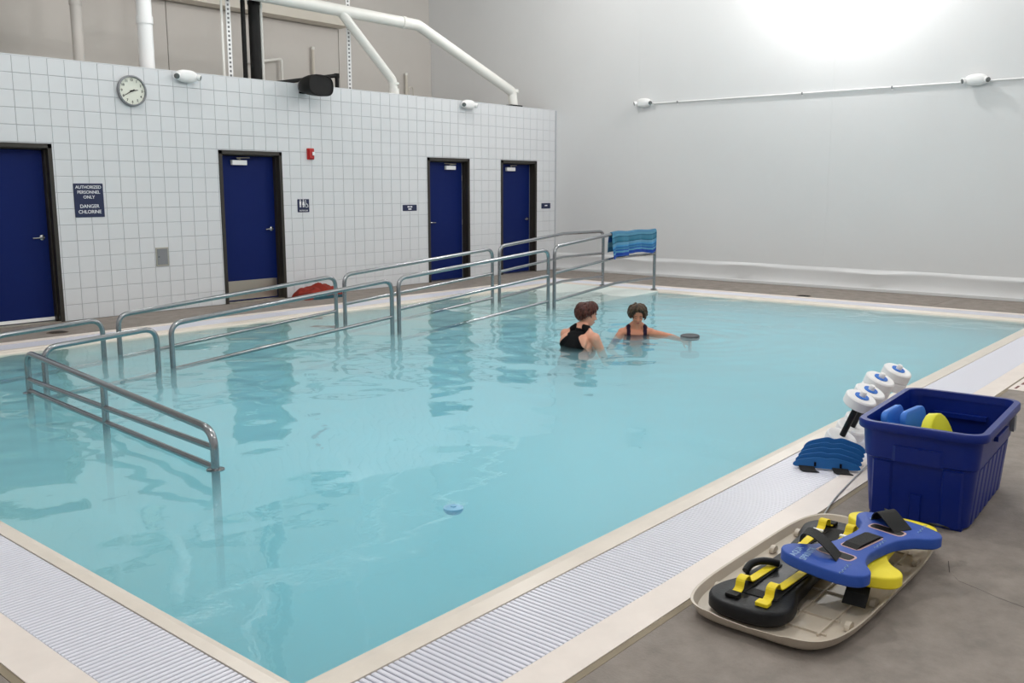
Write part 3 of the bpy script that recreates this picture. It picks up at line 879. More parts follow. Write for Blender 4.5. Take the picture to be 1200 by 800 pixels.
# ------------------------------------------------------------------ towel
def towel():
    x0, x1 = 11.98, 13.27
    nu, nv = 40, 26
    V = []; UV = []
    for i in range(nu+1):
        u = i/nu; x = x0 + (x1-x0)*u
        lf = 0.335 + 0.05*(1-u)**6*1.0 + 0.012*sin(u*9) - (0.02 if u > 0.95 else 0)
        lb = 0.27 + 0.02*sin(u*7+1)
        for j in range(nv+1):
            v = j/nv
            s = -lb + (lf+lb+0.10)*v         # arc-length across the rail
            r = 0.034
            if s < 0:
                y, z = r, s
            elif s < 0.10:
                a = s/0.10*pi
                y, z = r*cos(a), r*sin(a)
            else:
                y, z = -r, -(s-0.10)
            hang = max(0.0, -z)
            k = hang*(0.10*sin(u*21 + 0.6*sin(v*5)) + 0.06*sin(u*47+v*3))
            y += -math.copysign(1, -y)*0 + (k - hang*0.06 if y < 0 else k + hang*0.05)
            z += 0.006*sin(u*13)
            rail_z = 0.975 + 0.001
            if x < 12.15: rail_z -= (12.15-x)*0.08
            V.append((x-12.8, y, z + rail_z - 0.975)); UV.append((u, v))
    Fq = []
    for i in range(nu):
        for j in range(nv):
            a = i*(nv+1)+j
            Fq.append((a, a+nv+1, a+nv+2, a+1))
    me = bpy.data.meshes.new('towel'); me.from_pydata(V, [], Fq); me.update()
    uv = me.uv_layers.new(name='uv')
    for l in me.loops: uv.data[l.index].uv = UV[l.vertex_index]
    m = bpy.data.materials.new('striped_towel'); m.use_nodes = True
    nt = m.node_tree; bs = nt.nodes['Principled BSDF']; bs.inputs['Roughness'].default_value = 0.95
    un = nt.nodes.new('ShaderNodeUVMap'); un.uv_map = 'uv'
    sp = nt.nodes.new('ShaderNodeSeparateXYZ'); nt.links.new(un.outputs[0], sp.inputs[0])
    cr = nt.nodes.new('ShaderNodeValToRGB'); cr.color_ramp.interpolation = 'CONSTANT'
    els = cr.color_ramp.elements
    bands = [(0,(58,112,146)),(0.10,(96,144,168)),(0.2,(40,90,160)),(0.3,(76,132,160)),(0.44,(72,124,156)),(0.53,(88,142,168)),(0.575,(38,92,120)),
             (0.60,(60,118,142)),(0.665,(44,112,138)),(0.69,(34,84,110)),(0.71,(96,146,176)),(0.765,(70,138,186)),(0.80,(38,96,150)),(0.825,(60,120,156)),(0.86,(30,76,156)),(0.885,(88,146,174)),(0.925,(28,62,150)),(0.975,(60,96,180))]
    els[0].position = 0; els[0].color = (*lin(bands[0][1]), 1)
    els[1].position = bands[1][0]; els[1].color = (*lin(bands[1][1]), 1)
    for p, c in bands[2:]:
        e = els.new(p); e.color = (*lin(c), 1)
    nt.links.new(sp.outputs['Y'], cr.inputs[0]); nt.links.new(cr.outputs[0], bs.inputs['Base Color'])
    nz = nt.nodes.new('ShaderNodeTexNoise'); nz.inputs['Scale'].default_value = 180
    bp = nt.nodes.new('ShaderNodeBump'); bp.inputs['Strength'].default_value = 0.4; bp.inputs['Distance'].default_value = 0.006
    nt.links.new(nz.outputs[0], bp.inputs['Height']); nt.links.new(bp.outputs[0], bs.inputs['Normal'])
    o = link('beach_towel', me, m, smooth=True, loc=(12.8, IY, 0.975))
    md = o.modifiers.new('thick', 'SOLIDIFY'); md.thickness = 0.006; md.offset = 1
    tag(o, 'blue and teal striped beach towel hung over the ramp-top handrail', 'towel')
towel()

# red bundle by the wall
t = thing('cloth_bundle', 'rust-red crumpled bag lying on the deck against the tiled wall', 'bag', (8.93, 11.52, 0))
def mound(nx, ny, sx, sy, h, seed, skew=0.0):
    rng = random.Random(seed)
    b = MB(); rg = []
    ph = [rng.random()*6 for _ in range(8)]
    V = []; Fq = []
    for i in range(nx+1):
        for j in range(ny+1):
            u = -1+2*i/nx; v = -1+2*j/ny
            e = max(0, 1-abs(u)**2.4)*max(0, 1-abs(v)**2.6)
            z = h*e**0.38*(0.82 + 0.18*sin(u*5+ph[0])*cos(v*4+ph[1]) + 0.10*sin(u*13+v*5+ph[2]))
            z *= 1 + skew*u
            V.append((u*sx*(1+0.06*sin(v*6+ph[3])), v*sy*(1+0.08*sin(u*7+ph[4])), z+0.002))
    for i in range(nx):
        for j in range(ny):
            a = i*(ny+1)+j; Fq.append((a, a+ny+1, a+ny+2, a+1))
    b.add(V, Fq)
    return b
mound(26, 14, 0.36, 0.20, 0.215, 4, 0.12).build('outer_cloth', M_REDCLOTH, t, smooth=True)
o = mound(18, 10, 0.30, 0.10, 0.055, 8).build('lining', M_TEALCLOTH, t, smooth=True, loc=(0.06, -0.17, 0))
o = mound(12, 8, 0.11, 0.08, 0.11, 5).build('folded_corner', M_REDCLOTH, t, smooth=True, loc=(0.22, -0.15, 0.0))

# deck drains, depth marker, surface disc standing in for a floor inlet, main drain
for x, y, lb in ((4.73, 10.98, 'round brown deck drain on the walkway near the leftmost door'), (13.98, 5.85, 'round brown deck drain at the foot of the white wall')):
    t = thing('deck_drain', lb, 'drain', (x, y, 0), 0, 'deck drains')
    MB().lathe([(0.0001, 0.004), (0.115, 0.004), (0.12, 0.0)][::-1], 24).build('rim', M_DRAIN, t)
    for k in range(7):
        xx = -0.075+0.025*k; l = sqrt(0.0100-xx*xx)
        MB().box(xx-0.006, xx+0.006, -l, l, 0.004, 0.0055).build('slot', M_BLACK, t)
t = thing('deck_marker', 'white warning tile with dark red marks set in the deck behind the tote', 'marker', (8.78, 1.655, 0.0))
MB().prism(rrect(-0.30, 0.30, -0.085, 0.085, 0.01, 2), 0.0005, 0.004, 0.001).build('tile', M_STRIP, t)
M_MARK = mat('dark_red_marking', (110, 52, 48), 0.6)
for k, (x0, x1, y0, y1) in enumerate([(-0.24,-0.10,0.03,0.05),(-0.03,0.09,0.02,0.045),(0.14,0.24,0.03,0.05),(-0.26,-0.16,-0.05,-0.03),(-0.10,0.05,-0.055,-0.03),(0.11,0.25,-0.05,-0.028)]):
    MB().box(x0, x1, y0, y1, 0.004, 0.0045).build('mark', M_MARK, t)
t = thing('inlet_disc', 'small pale blue disc in the near pool standing in for a floor inlet', 'float', (3.43, 3.32, WATER_Z), 0.4)  # made-up disc at the surface in place of a sunken floor inlet
MB().lathe([(0.0001,-0.03),(0.042,-0.028),(0.054,-0.012),(0.054,0.002),(0.045,0.006),(0.0001,0.007)], 24).build('disc', M_LTBLUE, t, smooth='auto')
MB().lathe([(0.016,0.006),(0.017,0.011),(0.01,0.014),(0.0001,0.014)], 14).build('knob', M_LTBLUE, t, smooth='auto')
t = thing('main_drain', 'grey drain grate on the pool floor at the calm far right', 'drain', (10.9, 4.7, FLOOR_Z), 0)
MB().prism(rrect(-0.3, 0.3, -0.3, 0.3, 0.03, 3), 0.0, 0.012, 0.002).build('frame', M_GREY, t)
for k in range(8):
    MB().box(-0.26+0.07*k, -0.225+0.07*k, -0.26, 0.26, 0.012, 0.016).build('slot', M_JOINT, t)

# ------------------------------------------------------------------ blue tote
TX, TY = 5.16, 1.36
def tote():
    t = thing('storage_tote', 'large open royal blue storage tote on the right deck', 'tote', (TX, TY, 0), radians(3))
    H = 0.50
    def ol(l, w2, r, z, rib=0.0, n=7):
        pts = rrect(-l/2, l/2, -w2/2, w2/2, r, n)
        return [(x, y, z) for x, y in pts]
    L0, L1, W0, W1 = 0.905, 0.955, 0.48, 0.56
    def at(f): return (L0+(L1-L0)*f, W0+(W1-W0)*f)
    rg = []
    for f, dz in ((0,0.012),(0.02,0.02),(0.35,None),(0.62,None),(0.63,None),(0.92,None)):
        l, w_ = at(f)
        z = f*H if dz is None else dz
        if f >= 0.63: l += 0.012; w_ += 0.012
        rg.append(ol(l, w_, 0.075, z))
    # inner skin
    for f in (0.92, 0.62, 0.05):
        l, w_ = at(f)
        rg.append(ol(l-0.012, w_-0.012, 0.07, max(f*H, 0.02)))
    MB().rings(rg).build('body', M_BIN, t, smooth='auto')
    l, w_ = at(1.0)
    rim = [ol(l+0.010, w_+0.010, 0.08, H*0.915), ol(l+0.05, w_+0.05, 0.10, H*0.915), ol(l+0.056, w_+0.056, 0.10, H*0.93), ol(l+0.056, w_+0.056, 0.10, H*0.985),
           ol(l+0.045, w_+0.045, 0.095, H), ol(l-0.012, w_-0.012, 0.07, H), ol(l-0.022, w_-0.022, 0.07, H*0.92)]
    MB().rings(rim, caps=False, closed=True).build('rim', M_BIN, t, smooth='auto')
    # vertical ribs on the long sides, lower half; stepped panels on the short sides
    def side_rib(name, x, s, f0, f1, wd, d):
        a0, b0 = at(f0); a1, b1 = at(f1)
        y0, y1 = s*b0/2, s*b1/2
        vs = []
        for (y, z) in ((y0, f0*H), (y1, f1*H)):
            vs += [(x-wd/2, y, z), (x+wd/2, y, z), (x+wd*0.32, y+s*d, z), (x-wd*0.32, y+s*d, z)]
        MB().add(vs, [(0,1,2,3),(7,6,5,4),(0,4,5,1),(1,5,6,2),(2,6,7,3),(3,7,4,0)]).build(name, M_BIN, t)
    for s in (-1, 1):
        for k in range(7):
            side_rib('rib', -0.33+0.11*k, s, 0.04, 0.60, 0.09, 0.005)
    def end_rib(name, y, s, f0, f1, wd, d):
        a0, b0 = at(f0); a1, b1 = at(f1)
        vs = []
        for (x, z) in ((s*a0/2, f0*H), (s*a1/2, f1*H)):
            vs += [(x, y-wd/2, z), (x, y+wd/2, z), (x+s*d, y+wd*0.4, z), (x+s*d, y-wd*0.4, z)]
        MB().add(vs, [(0,1,2,3),(7,6,5,4),(0,4,5,1),(1,5,6,2),(2,6,7,3),(3,7,4,0)]).build(name, M_BIN, t)
    for s in (-1, 1):
        end_rib('end_panel', 0.0, s, 0.62, 0.78, 0.26, 0.016)
        end_rib('end_panel', 0.165, s, 0.03, 0.60, 0.10, 0.012)
        end_rib('end_panel', -0.165, s, 0.03, 0.60, 0.10, 0.012)
        end_rib('rib', 0.0, s, 0.03, 0.30, 0.06, 0.010)
    # moulded pocket on the inside of the far wall (hand hold)
    l, w_ = at(0.72)
    MB().box(l/2-0.035, l/2-0.005, -0.14, 0.14, 0.36, 0.385).build('hand_hold', M_BIN, t)
    MB().box(-0.14, 0.14, -w_/2-0.03, -w_/2+0.0, 0.40, 0.425).build('hand_hold', M_BIN, t)
    MB().box(0.30, 0.36, -w_/2-0.032, -w_/2-0.012, 0.36, 0.44).build('latch', M_GREY, t)
    # feet pads
    for sx in (-1, 1):
        for sy in (-1, 1):
            MB().box(sx*0.40-0.05, sx*0.40+0.05, sy*0.16-0.06, sy*0.16+0.06, 0.0, 0.0125).build('foot', M_BIN, t)
tote()

def dumbbell(label, p_bot, p_top, disc_r=0.098, th=0.07, double=False, m_disc=None, group='white foam dumbbells at the tote', cap=True):
    a, c = Vector(p_bot), Vector(p_top)
    L = (c-a).length
    t = thing('foam_dumbbell', label, 'dumbbell', a, 0, group)
    t.rotation_euler = (c-a).to_track_quat('Z', 'Y').to_euler()
    m = m_disc or M_WFOAM
    MB().lathe([(0.019, 0), (0.019, L)], 14).build('handle', M_BLKFOAM, t, smooth='auto')
    def disc(z0, z1):
        e = 0.008
        MB().lathe([(0.016,z0),(disc_r-e,z0),(disc_r,z0+e),(disc_r,z1-e),(disc_r-e,z1),(0.016,z1)], 32).build('foam_disc', m, t, smooth='auto')
    for s, z in ((-1, 0.0), (1, L)):
        if s > 0 and double:
            disc(z-th, z); disc(z-2*th-0.001, z-th-0.001)
        else:
            disc(min(z, z-s*th), max(z, z-s*th))
        if cap:
            z2 = z + s*0.005
            MB().lathe([(0.044, min(z, z2)), (0.044, max(z, z2))], 20).build('cap_ring', M_KICK, t, smooth='auto')
            prof = [(0.019, z+s*0.004), (0.019, z+s*0.030), (0.014, z+s*0.036)]
            MB().lathe(prof if s > 0 else prof[::-1], 14).build('end_knob', M_WFOAM, t, smooth='auto')
    return t
AXD = Vector((-0.02, -0.13, 0.31)).normalized()
def stand(label, top, L, double=False):
    c = Vector(top)
    dumbbell(label, c - AXD*L, c, 0.095, 0.068, double)
stand('nearest white foam dumbbell, standing by the blue fin cuffs with its black handle showing', (5.65, 1.96, 0.395), 0.36)
stand('second white foam dumbbell from the near corner of the tote, thin single disc', (5.92, 2.0, 0.385), 0.35)
stand('third white foam dumbbell from the near corner of the tote, thick double disc', (6.16, 2.02, 0.425), 0.39, True)
stand('white foam dumbbell farthest along the tote rim, thick double disc', (6.44, 2.0, 0.442), 0.41, True)

def board(name, label, cat, outline, thick, m, loc, rot, group=None):
    t = thing(name, label, cat, loc, 0, group)
    t.rotation_euler = rot
    MB().prism(outline, -thick/2, thick/2, 0.008).build('foam_slab', m, t, smooth='auto')
    return t
kb = rrect(-0.14, 0.14, -0.24, 0.24, 0.05, 5)
t = board('kickboard', 'bright blue kickboard leaning in the tote, left of the two', 'kickboard', kb, 0.035, M_KICK, (4.99, 1.53, 0.27), (radians(80), 0, 0), 'blue kickboards in the tote')
MB().prism(rrect(-0.05, 0.05, -0.20, -0.15, 0.02, 3), 0.0176, 0.0186, 0).build('grip_slot', M_FIN, t)
t = board('kickboard', 'bright blue kickboard leaning in the tote beside the yellow float', 'kickboard', kb, 0.035, M_KICK, (5.02, 1.435, 0.275), (radians(80), 0, radians(-4)), 'blue kickboards in the tote')
MB().prism(rrect(-0.05, 0.05, -0.20, -0.15, 0.02, 3), 0.0176, 0.0186, 0).build('grip_slot', M_FIN, t)
ov = [(0.15*cos(2*pi*k/28), 0.245*sin(2*pi*k/28)) for k in range(28)]
t = board('oval_float', 'lime yellow oval foam float standing in the tote', 'float', ov, 0.06, M_LIMEF, (4.98, 1.31, 0.27), (radians(78), 0, radians(-10)))
for k in range(4):
    MB().prism(rrect(0.03+0.02*k, 0.042+0.02*k, 0.05-0.02*k, 0.10-0.02*k, 0.004, 2), 0.0301, 0.0312, 0).build('printed_mark', M_BLACK, t)

# blue finned cuff on the grating
t = thing('finned_cuff', 'blue layered foam fin cuffs with black straps on the grating', 'swim cuff', (5.375, 2.05, 0.0), radians(-67))
cl = [(-0.23,0.0),(-0.235,0.035),(-0.20,0.075),(-0.13,0.105),(-0.06,0.125),(-0.01,0.112),(0.05,0.125),(0.12,0.10),(0.19,0.07),(0.225,0.03),(0.215,0.0),(0.1,-0.01),(-0.1,-0.01)]
for k in range(5):
    ou = [(p.x*0.80*(1-0.015*k), p.y*(0.42+0.05*k)) for p in spline([(x,y,0) for x,y in cl], 3)]
    if True:
        ou = ou[::-1]
    M = Matrix.Translation((0.012*k, -0.09+0.048*k, 0.016+0.013*k)) @ Matrix.Rotation(radians(80), 4, 'X')
    MB().prism(ou[::-1], -0.011, 0.011, 0.004, M).build('fin', M_FIN, t, smooth='auto')
for x in (-0.07, 0.075):
    MB().box(x-0.006, x+0.006, -0.104, -0.085, 0.022, 0.045).build('fin_slot', M_SUIT1, t)
for x in (-0.12, 0.07):
    b = MB(); pts = [(x, -0.02, 0.012), (x, -0.09, 0.022), (x+0.01, -0.145, 0.010), (x+0.03, -0.165, 0.006)]
    for (p, q) in zip(pts, pts[1:]):
        b.add([(p[0]-0.045,p[1],p[2]),(p[0]+0.045,p[1],p[2]),(q[0]+0.045,q[1],q[2]),(q[0]-0.045,q[1],q[2]),
               (p[0]-0.045,p[1],p[2]-0.005),(p[0]+0.045,p[1],p[2]-0.005),(q[0]+0.045,q[1],q[2]-0.005),(q[0]-0.045,q[1],q[2]-0.005)],
              [(0,1,2,3),(7,6,5,4),(0,4,5,1),(1,5,6,2),(2,6,7,3),(3,7,4,0)])
    b.build('strap', M_WEB, t)
o = MB().tube(spline([(5.52,1.85,0.02),(5.34,1.84,0.006),(4.80,1.775,0.006),(4.46,1.71,0.006)], 6, False), 0.004, 8).build('cord', M_CORD, smooth='auto')
tag(o, 'thin pale cord running from the white dumbbell down to the beige lid', 'cord')

# ------------------------------------------------------------------ tote lid with floats
LX, LY = 3.71, 1.415
def lid():
    t = thing('tote_lid', 'beige plastic tote lid lying upside down on the deck', 'lid', (LX, LY, 0))
    def ol(l, w_, z, r=0.16, bulge=0.06, dip=0.0):
        out = []
        N = 96
        for k in range(N):
            a = 2*pi*k/N
            c_, s_ = cos(a), sin(a)
            x = math.copysign(abs(c_)**0.42, c_)*(l/2+0.03); y = math.copysign(abs(s_)**0.36, s_)*(w_/2+0.008)
            zz = z - (dip*max(0, 1-(y/0.14)**2)**0.5 if abs(x) > l*0.45 and abs(y) < 0.14 else 0)
            out.append((x, y, zz))
        return out
    L, W_ = 1.32, 0.63
    rg = [ol(L-0.20, W_-0.18, 0.002), ol(L-0.09, W_-0.08, 0.006), ol(L-0.03, W_-0.03, 0.026), ol(L, W_, 0.062, dip=0.012), ol(L+0.006, W_+0.006, 0.066, dip=0.012),
          ol(L-0.012, W_-0.012, 0.064, dip=0.012), ol(L-0.045, W_-0.045, 0.030), ol(L-0.10, W_-0.10, 0.020), ol(L-0.14, W_-0.14, 0.018)]
    MB().rings(rg).build('shell', M_LID, t, smooth='auto')
    for y in (-0.20, -0.07, 0.07, 0.20):
        MB().box(-0.52, 0.52, y-0.004, y+0.004, 0.018, 0.028).build('rib', M_LID, t)
    for x in (-0.50, -0.36, -0.12, 0.12, 0.36, 0.50):
        MB().box(x-0.004, x+0.004, -0.225, 0.225, 0.018, 0.026).build('rib', M_LID, t)
    for x in (-0.40, -0.13, 0.13, 0.40):
        for s in (-1, 1):
            b = MB()
            pr = [(0.028*cos(a*pi/8), 0.028*sin(a*pi/8)) for a in range(9)]
            M = Matrix.Translation((x, s*0.272, 0.026)) @ Matrix.Rotation(radians(90), 4, 'X')
            b.prism(pr, -0.01, 0.01, 0, M)
            b.build('stacking_lug', M_LID, t)
lid()
def hourglass(hl, hw, waist, n=5):
    q = [(hl, 0), (hl*0.985, hw*0.48), (hl*0.93, hw*0.83), (hl*0.82, hw*1.0), (hl*0.68, hw*0.95), (hl*0.52, hw*0.42+waist*0.55), (hl*0.32, waist*1.12), (hl*0.15, waist*1.01)]
    pts = q + [(0, waist)] + [(-x, y) for x, y in reversed(q[1:])] + [(-q[0][0], 0)] + [(-x, -y) for x, y in q[1:]] + [(0, -waist)] + [(x, -y) for x, y in reversed(q[1:])]
    return [(p.x, p.y) for p in spline([(x, y, 0) for x, y in pts], n)]
def strap_loop(t, name, m, pts, w_, th=0.004, ax=None):
    """ribbon through pts (x,y,z), width along local direction ax"""
    P = [Vector(p) for p in pts]; rg = []
    for i, p in enumerate(P):
        d = (P[min(i+1,len(P)-1)] - P[max(i-1,0)]).normalized()
        s = Vector(ax or (0,1,0)).normalized()
        nrm = d.cross(s).normalized()
        rg.append([p - s*w_/2 - nrm*th/2, p + s*w_/2 - nrm*th/2, p + s*w_/2 + nrm*th/2, p - s*w_/2 + nrm*th/2])
    return MB().rings(rg).build(name, m, t)
# black board with yellow straps
t = thing('exercise_float', 'black foam exercise float with yellow straps lying lowest in the lid', 'float', (3.655, 1.49, 0.058), radians(0.5), 'hourglass exercise floats on the lid')
MB().prism(hourglass(0.58, 0.165, 0.105), -0.028, 0.036, 0.014).build('foam_slab', M_BLKFOAM, t, smooth='auto')
for s in (-1, 1):
    for y in (-0.07, 0.055):
        z = 0.038
        strap_loop(t, 'strap', M_YWEB, spline([(s*0.50, y, z+0.004), (s*0.455, y, z+0.012), (s*0.44, y, z+0.045), (s*0.40, y, z+0.05), (s*0.375, y, z+0.02), (s*0.30, y, z+0.012), (s*0.20, y, z+0.008), (s*0.12, y, z+0.004)], 4, False), 0.036)
        strap_loop(t, 'strap', M_WEB, [(s*0.44, y, z+0.002), (s*0.30, y, z+0.003), (s*0.10, y, z+0.002)], 0.05)
        MB().prism(rrect(s*0.505-0.022, s*0.505+0.022, y-0.026, y+0.026, 0.006, 2), z-0.002, z+0.014, 0.003).build('buckle', M_YWEB if y < 0 else M_BLACK, t)
        if s > 0:
            MB().box(0.335, 0.352, y-0.024, y+0.024, z+0.016, z+0.024).build('buckle_bar', M_WHITEP, t)
    MB().prism(rrect(s*0.42-0.03 if s < 0 else 0.30, s*0.42+0.03 if s < 0 else 0.46, -0.10, 0.085, 0.01, 2), 0.036, 0.040, 0.001).build('pad', M_WEB, t)
MB().tube(spline([(-0.27,0.115,0.045),(-0.23,0.11,0.065),(-0.18,0.08,0.07),(-0.14,0.03,0.06)], 5, False), [0.016]*16, 10).build('grip_tube', M_BLKFOAM, t, smooth='auto')
# yellow board
t = thing('exercise_float', 'yellow hourglass foam float under the blue one', 'float', (3.90, 1.265, 0.136), radians(4), 'hourglass exercise floats on the lid')
MB().prism(hourglass(0.385, 0.19, 0.08), -0.025, 0.025, 0.008).build('foam_slab', M_YELF, t, smooth='auto')
MB().prism(rrect(-0.10, 0.10, -0.04, 0.04, 0.02, 3), 0.0251, 0.0262, 0).build('slot', M_BLKFOAM, t)
strap_loop(t, 'strap', M_WEB, [(0.36,-0.16,0.03),(0.40,-0.19,0.02),(0.44,-0.20,0.0)], 0.04, ax=(0.4,1,0))
strap_loop(t, 'hanging_strap', M_WEB, [(-0.22,-0.02,-0.029),(-0.40,-0.05,-0.05),(-0.44,-0.05,-0.085)], 0.09)
# blue board
t = thing('exercise_float', 'royal blue hourglass foam float on top of the pile in the lid', 'float', (3.74, 1.255, 0.190), radians(-9.5), 'hourglass exercise floats on the lid')
t.rotation_euler = (radians(1.5), radians(0), radians(-9.5))
MB().prism(hourglass(0.375, 0.185, 0.08), -0.025, 0.025, 0.007).build('foam_slab', M_BLUEF, t, smooth='auto')
for (x0, x1, y0, y1) in ((-0.11, 0.09, -0.035, 0.035), (-0.235, -0.18, -0.07, 0.07), (0.17, 0.22, -0.07, 0.07)):
    sl = MB().prism(rrect(x0-0.008, x1+0.008, y0-0.008, y1+0.008, 0.02, 3), 0.0252, 0.0262, 0).build('slot', M_PINKEDGE, t)
    MB().prism(rrect(x0, x1, y0, y1, 0.016, 3), 0.0263, 0.0270, 0).build('opening', M_BLACK, sl)
strap_loop(t, 'strap', M_WEB, [(-0.11,0,0.026),(-0.08,0,0.034),(0.07,0,0.034),(0.10,0,0.026)], 0.066)
strap_loop(t, 'strap', M_WEB, spline([(-0.24,-0.03,0.026),(-0.24,0.02,0.062),(-0.225,0.09,0.085),(-0.20,0.15,0.07),(-0.19,0.165,0.03)], 5, False), 0.085, ax=(1,0.3,0))
strap_loop(t, 'strap', M_WEB, spline([(0.235,-0.05,0.026),(0.245,0.0,0.06),(0.27,0.05,0.078),(0.30,0.085,0.05),(0.30,0.09,0.026)], 5, False), 0.10, ax=(1,-0.3,0))
strap_loop(t, 'strap', M_WEB, spline([(0.27,-0.02,0.027),(0.30,0.03,0.055),(0.335,0.06,0.06),(0.36,0.05,0.028)], 5, False), 0.07, ax=(0.2,1,0))
for body, size, x, y, rz in (('AQUA', 0.036, -0.315, 0.112, 14), ('SPRINTR', 0.038, -0.298, 0.070, 14), ('AQUA', 0.026, 0.295, 0.105, -8)):
    me = text_mesh(body, size, ext=0.0004, bold=0.0008)
    me.transform(Matrix.Rotation(radians(rz), 4, 'Z'))
    link('lettering', me, M_PRINT, t, loc=(x, y, 0.0257))
for x, y, rz in ((-0.315, -0.10, 12), (0.325, -0.09, 12), (0.02, -0.062, 8)):
    b = MB()
    b.tube([Vector((0.055*(-1+2*k/14), 0.006*sin(k*1.7), 0)) for k in range(15)], 0.0016, 5)
    o = b.build('script_logo', M_PRINT, t, loc=(x, y, 0.026)); o.rotation_euler = (0, 0, radians(rz))

# ------------------------------------------------------------------ swimmers
def blob(shapes, voxel, smooth=3):
    """shapes: ('e', centre, radii, rot3x3 or None) or ('c', p1, r1, p2, r2); one closed voxel surface"""
    bm = bmesh.new()
    for s in shapes:
        if s[0] == 'e':
            M = Matrix.Translation(s[1])
            if s[3] is not None: M = M @ s[3].to_4x4()
            M = M @ Matrix.Diagonal((*s[2], 1))
            bmesh.ops.create_icosphere(bm, subdivisions=3, radius=1, matrix=M)
        else:
            p, q = Vector(s[1]), Vector(s[3]); r0, r1 = s[2], s[4]
            n = max(2, int((q-p).length / (min(r0, r1)*0.35)))
            for k in range(n+1):
                f = k/n
                bmesh.ops.create_icosphere(bm, subdivisions=2, radius=r0+(r1-r0)*f, matrix=Matrix.Translation(p.lerp(q, f)))
    me = bpy.data.meshes.new('blob'); bm.to_mesh(me); bm.free()
    o = bpy.data.objects.new('blob', me); COL.objects.link(o)
    md = o.modifiers.new('r', 'REMESH'); md.mode = 'VOXEL'; md.voxel_size = voxel; md.use_smooth_shade = True
    sm = o.modifiers.new('s', 'SMOOTH'); sm.iterations = smooth; sm.factor = 0.5
    dg = bpy.context.evaluated_depsgraph_get()
    out = bpy.data.meshes.new_from_object(o.evaluated_get(dg))
    bpy.data.objects.remove(o); bpy.data.meshes.remove(me)
    out.materials.clear()
    return out
def hand_shapes(wrist, d, nrm, curl, side):
    """palm and five fingers from the wrist along d; nrm = palm normal; side +1 puts the thumb on d x nrm"""
    d = Vector(d).normalized(); nrm = Vector(nrm); nrm = (nrm - d*nrm.dot(d)).normalized()
    s = d.cross(nrm)*side
    w0 = Vector(wrist); out = []
    for k in (-1, -0.33, 0.33, 1):
        out.append(('c', w0 + s*0.014*k, 0.017, w0 + d*0.085 + s*0.030*k, 0.0125))
    for k, ln in ((1, 0.072), (0.36, 0.080), (-0.28, 0.075), (-0.95, 0.058)):
        p = w0 + d*0.085 + s*0.030*k
        a = 0.0
        for seg, (fr, r0, r1) in enumerate(((0.45, 0.0105, 0.0098), (0.30, 0.0098, 0.009), (0.25, 0.009, 0.008))):
            a += curl*(0.6 + 0.3*seg)
            q = p + (d*cos(a) + nrm*sin(a) + s*0.10*k*cos(a))*ln*fr
            out.append(('c', p, r0, q, r1)); p = q
    p = w0 + d*0.025 + s*0.028
    q = p + (d*0.6 + s*0.75 + nrm*0.3).normalized()*0.04
    out.append(('c', p, 0.014, q, 0.0115))
    out.append(('c', q, 0.0115, q + (d*0.85 + s*0.25 + nrm*0.45).normalized()*0.034, 0.009))
    return out
